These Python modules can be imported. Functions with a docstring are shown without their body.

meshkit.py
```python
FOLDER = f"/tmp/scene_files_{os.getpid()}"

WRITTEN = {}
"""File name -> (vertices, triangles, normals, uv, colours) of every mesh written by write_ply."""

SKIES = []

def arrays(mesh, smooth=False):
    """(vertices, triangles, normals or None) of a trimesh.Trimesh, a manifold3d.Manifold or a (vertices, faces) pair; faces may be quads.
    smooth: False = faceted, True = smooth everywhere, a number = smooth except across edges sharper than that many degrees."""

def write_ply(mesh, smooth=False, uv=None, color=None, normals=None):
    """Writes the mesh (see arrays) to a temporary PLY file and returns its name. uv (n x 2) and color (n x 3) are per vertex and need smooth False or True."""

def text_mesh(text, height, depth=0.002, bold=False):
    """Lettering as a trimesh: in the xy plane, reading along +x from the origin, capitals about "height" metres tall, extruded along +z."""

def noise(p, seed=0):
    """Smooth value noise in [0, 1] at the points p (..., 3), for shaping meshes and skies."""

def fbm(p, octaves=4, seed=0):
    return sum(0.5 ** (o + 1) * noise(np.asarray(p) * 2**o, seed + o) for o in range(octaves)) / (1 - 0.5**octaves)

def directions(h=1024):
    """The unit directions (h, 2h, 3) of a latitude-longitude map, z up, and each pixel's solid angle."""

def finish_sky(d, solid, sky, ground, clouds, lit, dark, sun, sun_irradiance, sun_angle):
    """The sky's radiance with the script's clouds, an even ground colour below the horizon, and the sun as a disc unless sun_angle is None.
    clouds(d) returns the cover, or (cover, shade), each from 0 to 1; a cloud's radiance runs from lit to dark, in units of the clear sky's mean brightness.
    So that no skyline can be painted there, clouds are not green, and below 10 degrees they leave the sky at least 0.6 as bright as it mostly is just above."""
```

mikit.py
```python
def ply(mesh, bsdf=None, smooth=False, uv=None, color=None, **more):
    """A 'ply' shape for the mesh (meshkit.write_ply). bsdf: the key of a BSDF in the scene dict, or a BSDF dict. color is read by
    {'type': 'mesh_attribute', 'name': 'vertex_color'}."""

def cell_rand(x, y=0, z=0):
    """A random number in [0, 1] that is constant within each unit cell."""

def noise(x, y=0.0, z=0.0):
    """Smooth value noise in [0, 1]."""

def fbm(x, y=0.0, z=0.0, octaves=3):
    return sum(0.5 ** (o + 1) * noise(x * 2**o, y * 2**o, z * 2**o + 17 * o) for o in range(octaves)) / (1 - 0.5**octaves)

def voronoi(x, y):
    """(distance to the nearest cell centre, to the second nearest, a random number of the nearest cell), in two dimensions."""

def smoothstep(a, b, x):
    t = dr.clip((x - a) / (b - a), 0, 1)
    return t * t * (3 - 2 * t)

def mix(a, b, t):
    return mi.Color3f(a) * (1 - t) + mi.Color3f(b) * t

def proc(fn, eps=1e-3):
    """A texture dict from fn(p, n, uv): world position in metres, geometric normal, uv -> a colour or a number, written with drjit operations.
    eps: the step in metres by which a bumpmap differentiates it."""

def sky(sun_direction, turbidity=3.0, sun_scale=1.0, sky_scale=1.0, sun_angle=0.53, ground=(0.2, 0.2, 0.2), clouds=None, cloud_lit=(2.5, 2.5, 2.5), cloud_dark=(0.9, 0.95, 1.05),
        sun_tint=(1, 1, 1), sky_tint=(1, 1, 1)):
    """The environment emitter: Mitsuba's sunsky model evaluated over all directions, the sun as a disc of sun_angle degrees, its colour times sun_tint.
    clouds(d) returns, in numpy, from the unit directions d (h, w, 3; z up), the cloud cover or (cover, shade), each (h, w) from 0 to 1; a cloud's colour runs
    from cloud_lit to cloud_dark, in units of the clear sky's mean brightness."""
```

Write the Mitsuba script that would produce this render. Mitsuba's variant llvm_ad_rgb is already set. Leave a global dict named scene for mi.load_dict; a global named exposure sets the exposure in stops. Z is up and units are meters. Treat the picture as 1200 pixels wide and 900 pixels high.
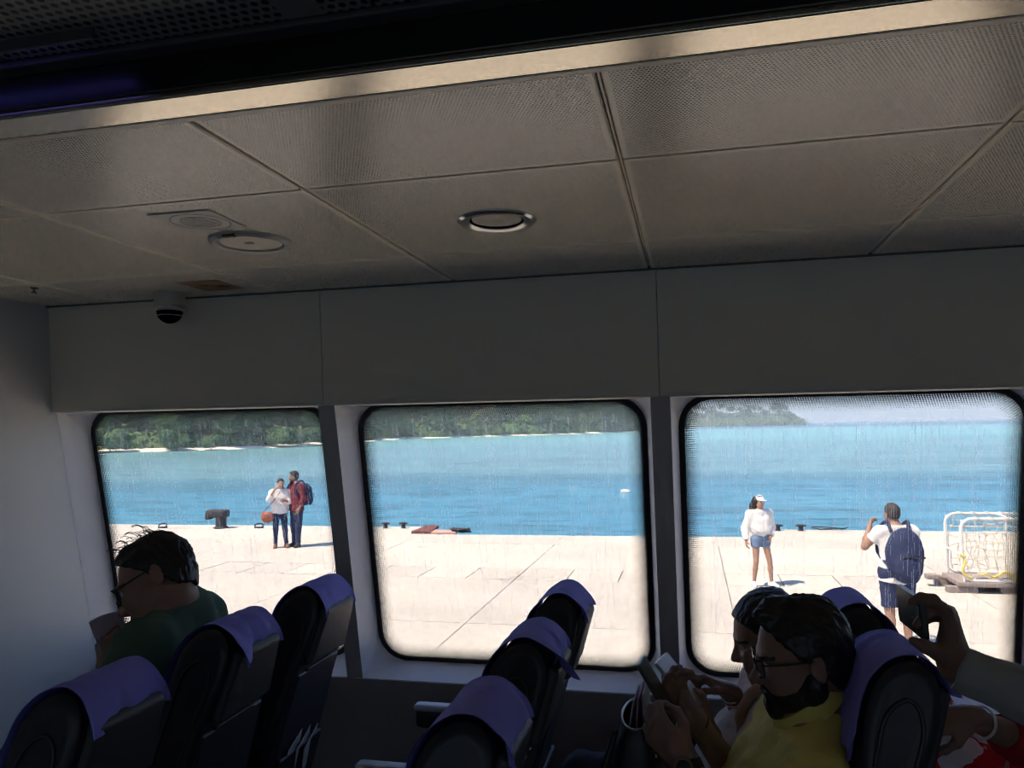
import math, random
import numpy as np, trimesh, mitsuba as mi, drjit as dr, mikit, meshkit
from shapely.geometry import Polygon, box as sbox, Point
from shapely import affinity

random.seed(7); RNG = np.random.default_rng(7)
T = mi.ScalarTransform4f
scene, labels = {}, {}
exposure = 2.0

# ------------------------------------------------------------------ camera, sky and sun
EYE = np.array([0.0, 0.0, 1.6])
YAW, PITCH, ROLL = -0.22588, 0.05643, -0.01830
FW = np.array([math.sin(YAW) * math.cos(PITCH), math.cos(YAW) * math.cos(PITCH), math.sin(PITCH)])
_r = np.cross(FW, [0, 0, 1]); _r /= np.linalg.norm(_r); _u = np.cross(_r, FW)
UP = -math.sin(ROLL) * _r + math.cos(ROLL) * _u
scene['camera'] = {'type': 'perspective', 'fov': 66.96, 'fov_axis': 'x', 'near_clip': 0.02, 'far_clip': 60000.0,
                   'to_world': T().look_at(origin=EYE.tolist(), target=(EYE + FW).tolist(), up=UP.tolist())}
SUN = (-0.42, -0.39, 1.0)
scene['sky'] = mikit.sky(SUN, turbidity=4.0, sun_scale=1.0, sky_scale=1.0, ground=(0.12, 0.2, 0.25), sky_tint=(1.0, 0.95, 1.02))

# ------------------------------------------------------------------ materials
def P(name, col, rough=0.6, spec=0.5, metal=0.0, two=False, **k):
    d = {'type': 'principled', 'base_color': {'type': 'rgb', 'value': list(col)} if not isinstance(col, dict) else col, 'roughness': rough, 'specular': spec, 'metallic': metal, **k}
    scene[name] = {'type': 'twosided', 'bsdf': d} if two else d
    return name

def tint(name, a, b, scale, rough=0.6, spec=0.5, two=False, octaves=3, stretch=(1, 1, 1), metal=0.0):
    def fn(p, n, uv):
        return mikit.mix(a, b, mikit.fbm(p.x * scale * stretch[0], p.y * scale * stretch[1], p.z * scale * stretch[2], octaves))
    return P(name, mikit.proc(fn), rough, spec, metal, two)

def perf_fn(base, dark, pitch, rad, x0, y0, mod, margin):
    def fn(p, n, uv):
        row = dr.floor(p.y / pitch)
        ux = p.x / pitch + 0.5 * (row - 2 * dr.floor(row / 2))
        fx, fy = ux - dr.floor(ux) - 0.5, p.y / pitch - row - 0.5
        hole = dr.sqrt(fx * fx + fy * fy) < rad
        gx, gy = (p.x - x0) / mod, (p.y - y0) / mod
        ex = dr.minimum(gx - dr.floor(gx), 1 - gx + dr.floor(gx)) * mod
        ey = dr.minimum(gy - dr.floor(gy), 1 - gy + dr.floor(gy)) * mod
        inside = (dr.minimum(ex, ey) > margin) & (n.z < -0.5)
        return dr.select(hole & inside, mi.Color3f(dark), mi.Color3f(base))
    return fn

GX0, GY0, GP = -0.116, 1.459, 0.6615
P('m_ceiling', mikit.proc(perf_fn((.92, .85, .67), (.09, .085, .07), .0062, .30, GX0, GY0, GP, .016)), 0.28, 0.6)
P('m_ceiling_plain', (.86, .78, .62), 0.35)
P('m_raised', mikit.proc(perf_fn((.24, .25, .23), (.012, .012, .012), .016, .33, 0.1, 0.985, .60, .03)), 0.5)
P('m_black_gloss', (.012, .012, .013), 0.25)
P('m_dark_grey', (.07, .07, .075), 0.4)
scene['m_steel'] = {'type': 'roughconductor', 'material': 'none', 'specular_reflectance': {'type': 'rgb', 'value': [.68, .61, .49]}, 'alpha': 0.06}
P('m_valance', (.66, .64, .57), 0.5, 0.4)
P('m_post', (.42, .42, .43), 0.55)
P('m_reveal', (.74, .75, .78), 0.5, two=True)
tint('m_bulkhead', (.58, .59, .59), (.62, .63, .63), 3.0, 0.5)
P('m_lower_wall', (.26, .26, .265), 0.6)
P('m_back_wall', (.85, .83, .79), 0.6)
tint('m_carpet', (.24, .23, .22), (.30, .29, .28), 40, 0.95, 0.1)
P('m_hull', (.75, .75, .75), 0.5)
P('m_frit', (.008, .008, .008), 0.35, two=True)
scene['m_pane'] = {'type': 'thindielectric', 'int_ior': 1.35}
scene['m_dirt'] = {'type': 'principledthin', 'base_color': {'type': 'rgb', 'value': [.98, .98, .97]}, 'roughness': 0.8, 'diff_trans': 1.9, 'spec_trans': 0.0}

def concrete(base):
    lo, hi = [float(c) * .86 for c in base], [float(c) * 1.06 for c in base]
    def fn(p, n, uv):
        s = mikit.fbm(p.x * .6, p.y * .9, 0, 4)
        g = mikit.fbm(p.x * 9, p.y * 9, 3, 3)
        crack = mikit.smoothstep(.012, .0, dr.abs(mikit.fbm(p.x * .55 + 3, p.y * .55, 9, 4) - .5)) * mikit.smoothstep(.5, .7, mikit.noise(p.x * .3, p.y * .3, 4))
        c = mikit.mix(lo, hi, s) * (.9 + .2 * g)
        return c * (1 - .28 * crack)
    return fn
for i, b in enumerate([(.49, .465, .415), (.52, .49, .435), (.47, .445, .40)]):
    P(f'm_slab{i}', mikit.proc(concrete(b)), 0.9, 0.2)
P('m_joint', (.12, .11, .10), 0.95, 0.1)

def sea(p, n, uv):
    d = p.y - .12 * p.x
    wob = mikit.fbm(p.x * .02, p.y * .05, 1, 3) - .5
    dd = d * (1 + .25 * wob)
    near = mikit.mix((.040, .200, .305), (.066, .250, .345), mikit.fbm(p.x * .12, p.y * .35, 2, 3))
    reef = mikit.mix((.120, .265, .305), (.155, .320, .345), mikit.fbm(p.x * .03, p.y * .12, 5, 3))
    band = mikit.mix((.050, .175, .240), (.070, .215, .275), mikit.fbm(p.x * .1, p.y * .3, 8, 3))
    shoal = mi.Color3f(.160, .370, .395)
    deep = mi.Color3f(.045, .145, .250)
    c = mikit.mix(near, band, mikit.smoothstep(50, 58, dd))
    c = mikit.mix(c, reef, mikit.smoothstep(62, 74, dd))
    c = mikit.mix(c, shoal, mikit.smoothstep(150, 260, dd))
    ripple_shade = mikit.smoothstep(.48, .68, mikit.fbm(p.x * .7, p.y * 2.2, 3, 3)) * mikit.smoothstep(200, 60, dd) + mikit.smoothstep(.5, .7, mikit.fbm(p.x * .12, p.y * .4, 6, 3)) * .6  # dark sides of the ripples, painted into the water colour
    return mikit.mix(c, deep, mikit.smoothstep(480, 900, dd)) * (1 - .36 * ripple_shade)
def waves(p, n, uv):
    return mikit.fbm(p.x * .55, p.y * 1.4, 0, 3) * .5 + mikit.fbm(p.x * 3.0, p.y * 6.0, 4, 2) * .06
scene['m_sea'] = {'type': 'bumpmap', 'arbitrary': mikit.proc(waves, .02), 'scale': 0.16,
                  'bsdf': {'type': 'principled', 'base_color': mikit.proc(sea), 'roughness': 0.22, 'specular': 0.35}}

# ------------------------------------------------------------------ helpers
def lab(key, label=None, cat=None, group=None, kind=None):
    d = {}
    for k, v in (('label', label), ('category', cat), ('group', group), ('kind', kind)):
        if v: d[k] = v
    labels[key] = d
    return key

COUNT = {}
def num(base):
    n = COUNT.get(base, 0); COUNT[base] = n + 1
    return base if n == 0 else f'{base}_{n:03d}'

def put(key, mesh, bsdf, smooth=False, **k):
    """One mesh = one entry. key is numbered when it repeats."""
    key = num(key)
    if isinstance(mesh, tuple):
        f = np.asarray(mesh[1], int)
        if f.shape[1] == 4: f = np.vstack([f[:, [0, 1, 2]], f[:, [0, 2, 3]]])
        mesh = trimesh.Trimesh(np.asarray(mesh[0], float), f, process=False)
        if mesh.is_watertight: mesh.fix_normals()
    scene[key] = mikit.ply(mesh, bsdf, smooth, **k)
    return key

def cat(ms): return trimesh.util.concatenate([m for m in ms if m is not None])

def bx(x0, x1, y0, y1, z0, z1):
    m = trimesh.creation.box((x1 - x0, y1 - y0, z1 - z0)); m.apply_translation(((x0 + x1) / 2, (y0 + y1) / 2, (z0 + z1) / 2)); return m

def rbox(x0, x1, y0, y1, z0, z1, r=.01, n=3):
    """Box with rounded edges (hull of corner spheres)."""
    import manifold3d as mf
    r = min(r, (x1 - x0) / 2.01, (y1 - y0) / 2.01, (z1 - z0) / 2.01)
    s = trimesh.creation.icosphere(1 if n < 4 else 2, r).vertices
    pts = np.vstack([s + [x, y, z] for x in (x0 + r, x1 - r) for y in (y0 + r, y1 - r) for z in (z0 + r, z1 - r)])
    return trimesh.convex.convex_hull(pts)

def tube(pts, r, n=8, closed=False):
    """Round tube along a polyline; r a number or one per point."""
    p = np.asarray(pts, float); r = np.broadcast_to(np.asarray(r, float), (len(p),))
    t = np.gradient(p, axis=0) if not closed else np.roll(p, -1, 0) - np.roll(p, 1, 0)
    t /= np.linalg.norm(t, axis=1, keepdims=True) + 1e-12
    a = np.array([0, 0, 1.0]) if abs(t[0, 2]) < .9 else np.array([1.0, 0, 0])
    N = []
    a = a - t[0] * (a @ t[0]); a /= np.linalg.norm(a)
    for i in range(len(p)):
        a = a - t[i] * (a @ t[i]); a /= np.linalg.norm(a) + 1e-12; N.append(a.copy())
    N = np.array(N); B = np.cross(t, N)
    th = np.arange(n) * 2 * np.pi / n
    v = (p[:, None] + r[:, None, None] * (N[:, None] * np.cos(th)[None, :, None] + B[:, None] * np.sin(th)[None, :, None])).reshape(-1, 3)
    f = []
    m = len(p)
    for i in range(m if closed else m - 1):
        for j in range(n):
            a0, b0 = i * n + j, i * n + (j + 1) % n
            a1, b1 = ((i + 1) % m) * n + j, ((i + 1) % m) * n + (j + 1) % n
            f += [[a0, b0, b1], [a0, b1, a1]]
    if not closed:
        v = np.vstack([v, p[:1], p[-1:]]); c0, c1 = len(v) - 2, len(v) - 1
        for j in range(n):
            f += [[c0, (j + 1) % n, j], [c1, (m - 1) * n + j, (m - 1) * n + (j + 1) % n]]
    return trimesh.Trimesh(v, f, process=False)

def spline(pts, n=8):
    """Catmull-Rom through the points."""
    p = np.asarray(pts, float); p = np.vstack([2 * p[0] - p[1], p, 2 * p[-1] - p[-2]])
    out = []
    for i in range(1, len(p) - 2):
        for s in np.arange(n) / n:
            a, b, c, d = p[i - 1:i + 3]
            out.append(.5 * (2 * b + (c - a) * s + (2 * a - 5 * b + 4 * c - d) * s * s + (3 * b - a - 3 * c + d) * s ** 3))
    out.append(p[-2]); return np.array(out)

def lathe(prof, n=32, center=(0, 0, 0)):
    prof = list(prof)
    if prof[0][0] > 1e-9 and prof[-1][0] > 1e-9: prof = prof + prof[:1]
    m = trimesh.creation.revolve(np.asarray(prof, float), sections=n); m.merge_vertices(); m.fix_normals(); m.apply_translation(center); return m

def rrect(w, h, r, n=8):
    """Rounded rectangle path, counter-clockwise, centred at 0: list of (corner index, point)."""
    out = []
    for c, (sx, sy, a0) in enumerate(((1, 1, 0), (-1, 1, 90), (-1, -1, 180), (1, -1, 270))):
        for k in range(n + 1):
            a = math.radians(a0 + 90 * k / n)
            out.append((c, sx * (w / 2 - r) + r * math.cos(a), sy * (h / 2 - r) + r * math.sin(a)))
    return out

# ------------------------------------------------------------------ the cabin
ALPHA = math.atan(.222); CA, SA = math.cos(ALPHA), math.sin(ALPHA)
TV, NV = np.array([0, -SA, CA]), np.array([0, CA, SA])
def WP(x, v, d=0.0):
    """A point on the leaning window wall: v up the slope from the valance line, d outwards."""
    return np.array([x, 2.576, 1.692]) + np.array([0, 1, 0]) * 0 + TV * v + NV * d

XL, XR, YB = -2.44, 4.6, -4.0            # bulkhead, right end, back of the cabin
CZ, RZ = 2.106, 2.172                    # side ceiling, raised ceiling
POSTS = [-1.2825 + 1.187 * k for k in range(0, 5)]
DG = .135                                # glass plane behind the inner face
PW, GW = .032, .054                      # half widths of a post, inside and at the glass

def S(key, mesh, bsdf, smooth=False, label=None):
    k = put(key, mesh, bsdf, smooth)
    if '__' not in k: lab(k, label, None, None, 'structure')
    elif label: lab(k, label)
    return k

S('floor', bx(XL - .1, XR + .1, YB - .1, 2.95, -.06, 0), 'm_carpet')
m = trimesh.creation.extrude_polygon(Polygon([(YB, 0), (2.93, 0), (2.93, .66), (2.736, 1.70), (2.70, 2.45), (YB, 2.45)]), .12, engine='earcut')
m.vertices = np.stack([m.vertices[:, 2] + XL - .12, m.vertices[:, 0], m.vertices[:, 1]], 1); m.fix_normals()
S('wall_left', m, 'm_bulkhead', label='pale grey bulkhead left of the windows')
S('wall_right', bx(XR, XR + .12, YB, 2.9, 0, 2.5), 'm_back_wall')
BW = [XL + .15 + 1.187 * k for k in range(6)]       # the windows of the other side of the cabin, behind the camera
S('wall_back', cat([bx(XL - .1, XR + .1, YB - .12, YB, 0, .72), bx(XL - .1, XR + .1, YB - .12, YB, 1.70, 2.5)] + [bx(a - .06, a + .06, YB - .119, YB, .70, 1.72) for a in BW] +
                   [bx(XL - .1, BW[0], YB - .12, YB, .70, 1.72), bx(BW[-1], XR + .1, YB - .12, YB, .70, 1.72)]), 'm_back_wall')
S('wall_back__pane', ([(XL, YB - .06, .7), (XR, YB - .06, .7), (XR, YB - .06, 1.72), (XL, YB - .06, 1.72)], [[0, 1, 2, 3]]), 'm_pane')
# lower wall, sill nosing
S('wall_front', cat([bx(XL, XR, 2.80, 2.90, 0, .655)]), 'm_lower_wall', label='dark wall below the window sills')
# posts between the windows
for x in POSTS:
    prof = [(x - PW, 0), (x + PW, 0), (x + GW, DG + .03), (x - GW, DG + .03)]
    v = [WP(px_, vv, d) for vv in (-1.062, .02) for px_, d in prof]
    f = [[0, 1, 2, 3], [7, 6, 5, 4], [0, 4, 5, 1], [1, 5, 6, 2], [2, 6, 7, 3], [3, 7, 4, 0]]
    S('wall_front__post', (v, f), 'm_post', label='grey window post' if x < 0 and x > -1 else None)
# valance: leaning fascia in panels with thin seams, and its return to the wall
def valance_panel(x0, x1):
    y0, z0, y1, z1 = 2.526, CZ + .02, 2.558, 1.692
    prof = np.array([(y1, z1), (y1 - .004, z1 + .004), (y1 - .006, z1 + .016), (y0, z0), (y0 + .05, z0), (y1 + .02, z1 + .012), (2.80, z1 + .012), (2.80, z1)])
    P2 = Polygon(prof)
    m = trimesh.creation.extrude_polygon(P2, x1 - x0, engine='earcut')
    v = m.vertices
    m.vertices = np.stack([v[:, 2] + x0, v[:, 0], v[:, 1]], 1)
    return m
xs = [XL] + [x + .0 for x in POSTS] + [XR]
for a, b in zip(xs[:-1], xs[1:]):
    S('wall_front__valance_panel', valance_panel(a + .0012, b - .0012), 'm_valance', label='dark grey valance panel above the windows' if a == XL else None)
S('trim_1', bx(XL, XR, 2.514, 2.532, CZ - .004, CZ + .01), 'm_dark_grey', label='shadow gap trim between ceiling and valance')
S('wall_front__backing', bx(XL, XR, 2.62, 2.70, 1.704, 2.4), 'm_hull')

# windows
CX = [POSTS[0] - 1.187 / 2] + [x + 1.187 / 2 for x in POSTS]
GAPX = 1.187
V0, V1 = -1.054, -.018                   # glass opening along the slope
def loft_reveal(cx, left):
    w, h = GAPX - 2 * GW, V1 - V0
    cv = (V0 + V1) / 2
    path = rrect(w, h, .115, 8)
    fx = GAPX / 2 - PW
    fl = -fx if not left else XL - cx + .001
    corners = [(fx, .02), (fl, .02), (fl, -1.060), (fx, -1.060)]
    v, f = [], []
    for c, a, b in path: v.append(WP(cx + a, cv + b, DG))
    base = len(v)
    for a, b in corners: v.append(WP(cx + a, b, 0))
    n = len(path)
    for i in range(n):
        j = (i + 1) % n
        ci, cj = path[i][0], path[j][0]
        f.append([i, j, base + ci])
        if ci != cj: f.append([j, base + cj, base + ci])
    m = trimesh.Trimesh(v, f, process=False)
    # thickness outwards so that it is a real liner
    return m

def ring_mesh(cx, inset0, inset1, d, r=.115, n=8):
    w, h = GAPX - 2 * GW, V1 - V0
    cv = (V0 + V1) / 2
    a = rrect(w - 2 * inset0, h - 2 * inset0, r - inset0, n); b = rrect(w - 2 * inset1, h - 2 * inset1, max(r - inset1, .01), n)
    v = [WP(cx + p[1], cv + p[2], d) for p in a] + [WP(cx + p[1], cv + p[2], d) for p in b]
    k = len(a); f = []
    for i in range(k):
        j = (i + 1) % k
        f += [[i, j, k + j], [i, k + j, k + i]]
    return trimesh.Trimesh(v, f, process=False)

def frit_dots(cx, d):
    w, h = GAPX - 2 * GW, V1 - V0
    cv = (V0 + V1) / 2
    pitch = .0078
    hexa = np.stack([np.cos(np.arange(6) * np.pi / 3), np.sin(np.arange(6) * np.pi / 3)], 1)
    pts, rad = [], []
    for k in range(9):
        ins = .0185 + k * pitch * .80
        path = np.array([p[1:] for p in rrect(w - 2 * ins, h - 2 * ins, max(.115 - ins, .02), 8)])
        path = np.vstack([path, path[:1]])
        L = np.concatenate([[0], np.cumsum(np.linalg.norm(np.diff(path, axis=0), axis=1))])
        m = int(L[-1] / pitch)
        s = (np.arange(m) + .5 * (k % 2)) * L[-1] / m
        pts.append(np.stack([np.interp(s, L, path[:, 0]), np.interp(s, L, path[:, 1])], 1))
        rad.append(np.full(m, .0044 * (1 - k / 10.5) ** .9))
    pts, rad = np.vstack(pts), np.concatenate(rad)
    q = pts[:, None] + rad[:, None, None] * hexa[None]
    o = WP(cx, cv, d)
    v = o + q.reshape(-1, 2)[:, :1] * np.array([1, 0, 0]) + q.reshape(-1, 2)[:, 1:] * TV
    b = np.arange(len(pts))[:, None] * 6
    f = np.vstack([b + [0, i, i + 1] for i in range(1, 5)])
    return trimesh.Trimesh(v, f, process=False)

def dirt_streaks(cx, d, rng, n=300):
    w, h = GAPX - 2 * GW - .09, V1 - V0 - .09
    cv = (V0 + V1) / 2
    v, f = [], []
    for i in range(n):
        x = cx + (rng.random() - .5) * w
        L = h * (.12 + .88 * rng.random() ** .7)
        if i % 2: L = h * (.06 + .26 * rng.random())
        t = rng.random() * (h - L) + L - h / 2
        if i % 2: t = h / 2 - .12 * h * rng.random()
        wd = .0003 + .0004 * rng.random() ** 2
        ks = max(2, int(L / .04))
        for k in range(ks):      # broken into dashes, as dried run marks are
            if rng.random() < .35: continue
            va, vb = t - L * k / ks, t - L * (k + .55 + .45 * rng.random()) / ks
            q = [(x - wd / 2, va), (x + wd / 2, va), (x + wd / 2, vb), (x - wd / 2, vb)]
            o = len(v)
            v += [WP(a, cv + b, d) for a, b in q]; f += [[o, o + 1, o + 2], [o, o + 2, o + 3]]
    return trimesh.Trimesh(v, f, process=False)

WN = ['first window from the left, beside the bulkhead', 'middle window', 'third window from the left', 'fourth window', 'fifth window', 'sixth window']
for i, cx in enumerate(CX):
    w = f'window_{i + 1}'
    if cx > XR - .6: continue
    labels[w] = {'kind': 'structure', 'label': WN[i] + ', rounded pane with black dotted edge'}
    put(w + '__reveal', loft_reveal(cx, i == 0), 'm_reveal'); lab(w + '__reveal', 'light grey splayed window reveal with sill')
    put(w + '__frit_band', ring_mesh(cx, -.012, .019, DG - .003), 'm_frit'); lab(w + '__frit_band', 'black band round the pane')
    if i < 4:
        put(w + '__frit_dots', frit_dots(cx, DG - .003), 'm_frit'); lab(w + '__frit_dots', 'black dots fading inwards from the band', kind='stuff')
        put(w + '__dirt_streaks', dirt_streaks(cx, DG + .004, np.random.default_rng(100 + i)), 'm_dirt'); lab(w + '__dirt_streaks', 'pale dried run marks on the pane', kind='stuff')
    wq, hq = GAPX - 2 * GW, V1 - V0
    c = WP(cx, (V0 + V1) / 2, DG)
    q = [c + np.array([sx * wq / 2, 0, 0]) + TV * sy * hq / 2 for sx, sy in ((-1, -1), (1, -1), (1, 1), (-1, 1))]
    put(w + '__pane', (q, [[0, 1, 2, 3]]), 'm_pane')
# outer skin: side wall below the glass and the strips round the panes
S('wall_front__outer_skin', bx(XL - .2, XR + .2, 2.905, 2.955, -1.9, .66), 'm_hull')

# ceiling
labels['ceiling'] = {'kind': 'structure', 'label': 'side ceiling of perforated cream panels over the window seats'}
put('ceiling', bx(XL, XR, 1.03, 2.53, CZ + .014, CZ + .06), 'm_dark_grey')
xg = [GX0 + GP * k for k in range(-4, 8)]
yg = [1.080, GY0, GY0 + GP, 2.518]
for i in range(len(xg) - 1):
    for j in range(3):
        a, b = max(xg[i] + .005, XL + .002), min(xg[i + 1] - .005, XR)
        if b - a < .02: continue
        y0, y1 = yg[j] + .0026, yg[j + 1] - .0026
        t = .0025
        v = [(a, y0, CZ + t), (b, y0, CZ + t), (b, y1, CZ + t), (a, y1, CZ + t), (a + t, y0 + t, CZ), (b - t, y0 + t, CZ), (b - t, y1 - t, CZ), (a + t, y1 - t, CZ),
             (a, y0, CZ + .013), (b, y0, CZ + .013), (b, y1, CZ + .013), (a, y1, CZ + .013)]
        f = [[7, 6, 5, 4], [0, 1, 5, 4][::-1], [1, 2, 6, 5][::-1], [2, 3, 7, 6][::-1], [3, 0, 4, 7][::-1], [8, 9, 1, 0][::-1], [9, 10, 2, 1][::-1], [10, 11, 3, 2][::-1], [11, 8, 0, 3][::-1]]
        put('ceiling__panel', (v, [list(reversed(q)) if False else q for q in f]), 'm_ceiling')
for x in xg:
    if XL < x < XR: put('ceiling__joint_rail', bx(x - .0018, x + .0018, 1.08, 2.518, CZ + .006, CZ + .0139), 'm_ceiling_plain')
put('ceiling__edge_strip', rbox(XL, XR, 1.060, 1.078, CZ - .004, CZ + .013, .003), 'm_ceiling_plain')
S('trim_2', rbox(XL, XR, .990, 1.0585, CZ - .004, CZ + .010, .003), 'm_steel', 40, label='polished steel strip along the edge of the side ceiling')
S('trim_3', cat([bx(XL, XR, .985, .997, CZ + .008, RZ + .03)]), 'm_black_gloss', label='black upstand between side ceiling and raised ceiling')
S('trim_4', rbox(XL, XR, .955, .986, RZ - .008, RZ + .01, .004), 'm_dark_grey', 40, label='dark grey edge strip of the raised ceiling')
put('ceiling__raised_backing', bx(XL, XR, YB, 1.0, RZ + .014, RZ + .05), 'm_black_gloss')
for i in range(12):
    for j in range(7):
        a, b = -2.30 + .6 * i - .6, -2.30 + .6 * i
        a, b = a + .1, b + .1
        a, b = max(a + .004, XL), min(b - .004, XR)
        y1 = .955 - .6 * j - .004; y0 = max(y1 - .592, YB)
        if b - a < .05 or y1 - y0 < .05: continue
        put('ceiling__raised_panel', bx(a, b, y0, y1, RZ, RZ + .013), 'm_raised')
S('ceiling__roof', bx(XL - .2, XR + .2, YB - .2, 2.85, 2.40, 2.5), 'm_hull')

# ------------------------------------------------------------------ jetty and sea
JZ = -1.15
labels['jetty'] = {'label': 'pale concrete jetty of large slabs between boat and sea', 'category': 'jetty', 'kind': 'structure'}
base_poly = [(-40, 3.6), (40, 3.6), (40, 21.3), (1.25, 21.2), (1.25, 19.75), (-6.55, 19.45), (-7.4, 20.95), (-40, 20.2)]
m = trimesh.creation.extrude_polygon(Polygon(base_poly), 1.5, engine='earcut'); m.apply_translation((0, 0, JZ - .012 - 1.5))
put('jetty', m, 'm_joint')
JP = Polygon(base_poly)
rs = random.Random(3)
def slab(x0, x1, y0, y1, g=.006):
    pz = sbox(x0 + g, y0 + g, x1 - g, y1 - g).intersection(JP)
    if pz.is_empty or pz.area < .05 or pz.geom_type != 'Polygon': return
    h = .012 + rs.uniform(-.0015, .0015)
    m = trimesh.creation.extrude_polygon(pz, h, engine='earcut'); m.apply_translation((0, 0, JZ - .012))
    put('jetty__slab', m, f'm_slab{rs.choice([0, 0, 1, 2])}')
for k in range(-26, 22): slab(-3.2 + .93 * k, -3.2 + .93 * (k + 1), 13.85, 14.95, .010)
for k in range(-6, 7):
    x0 = -3.2 + 3.72 * k
    for y0, y1 in ((3.6, 7.2), (7.2, 10.7), (10.7, 13.85), (14.95, 18.1)): slab(x0, x0 + 3.72, y0, y1, .007)
    slab(x0, x0 + 3.72, 18.1, 21.4, .003)
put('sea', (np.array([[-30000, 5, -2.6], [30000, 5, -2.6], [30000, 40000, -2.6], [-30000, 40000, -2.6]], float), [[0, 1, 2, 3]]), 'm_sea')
lab('sea', 'turquoise lagoon with a darker reef line and small ripples with their shade painted in beyond the jetty', None, None, 'structure')

# ------------------------------------------------------------------ bodies: smooth distance fields meshed by surface nets
def unit(v): v = np.asarray(v, float); return v / (np.linalg.norm(v) + 1e-12)
A = np.array

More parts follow.
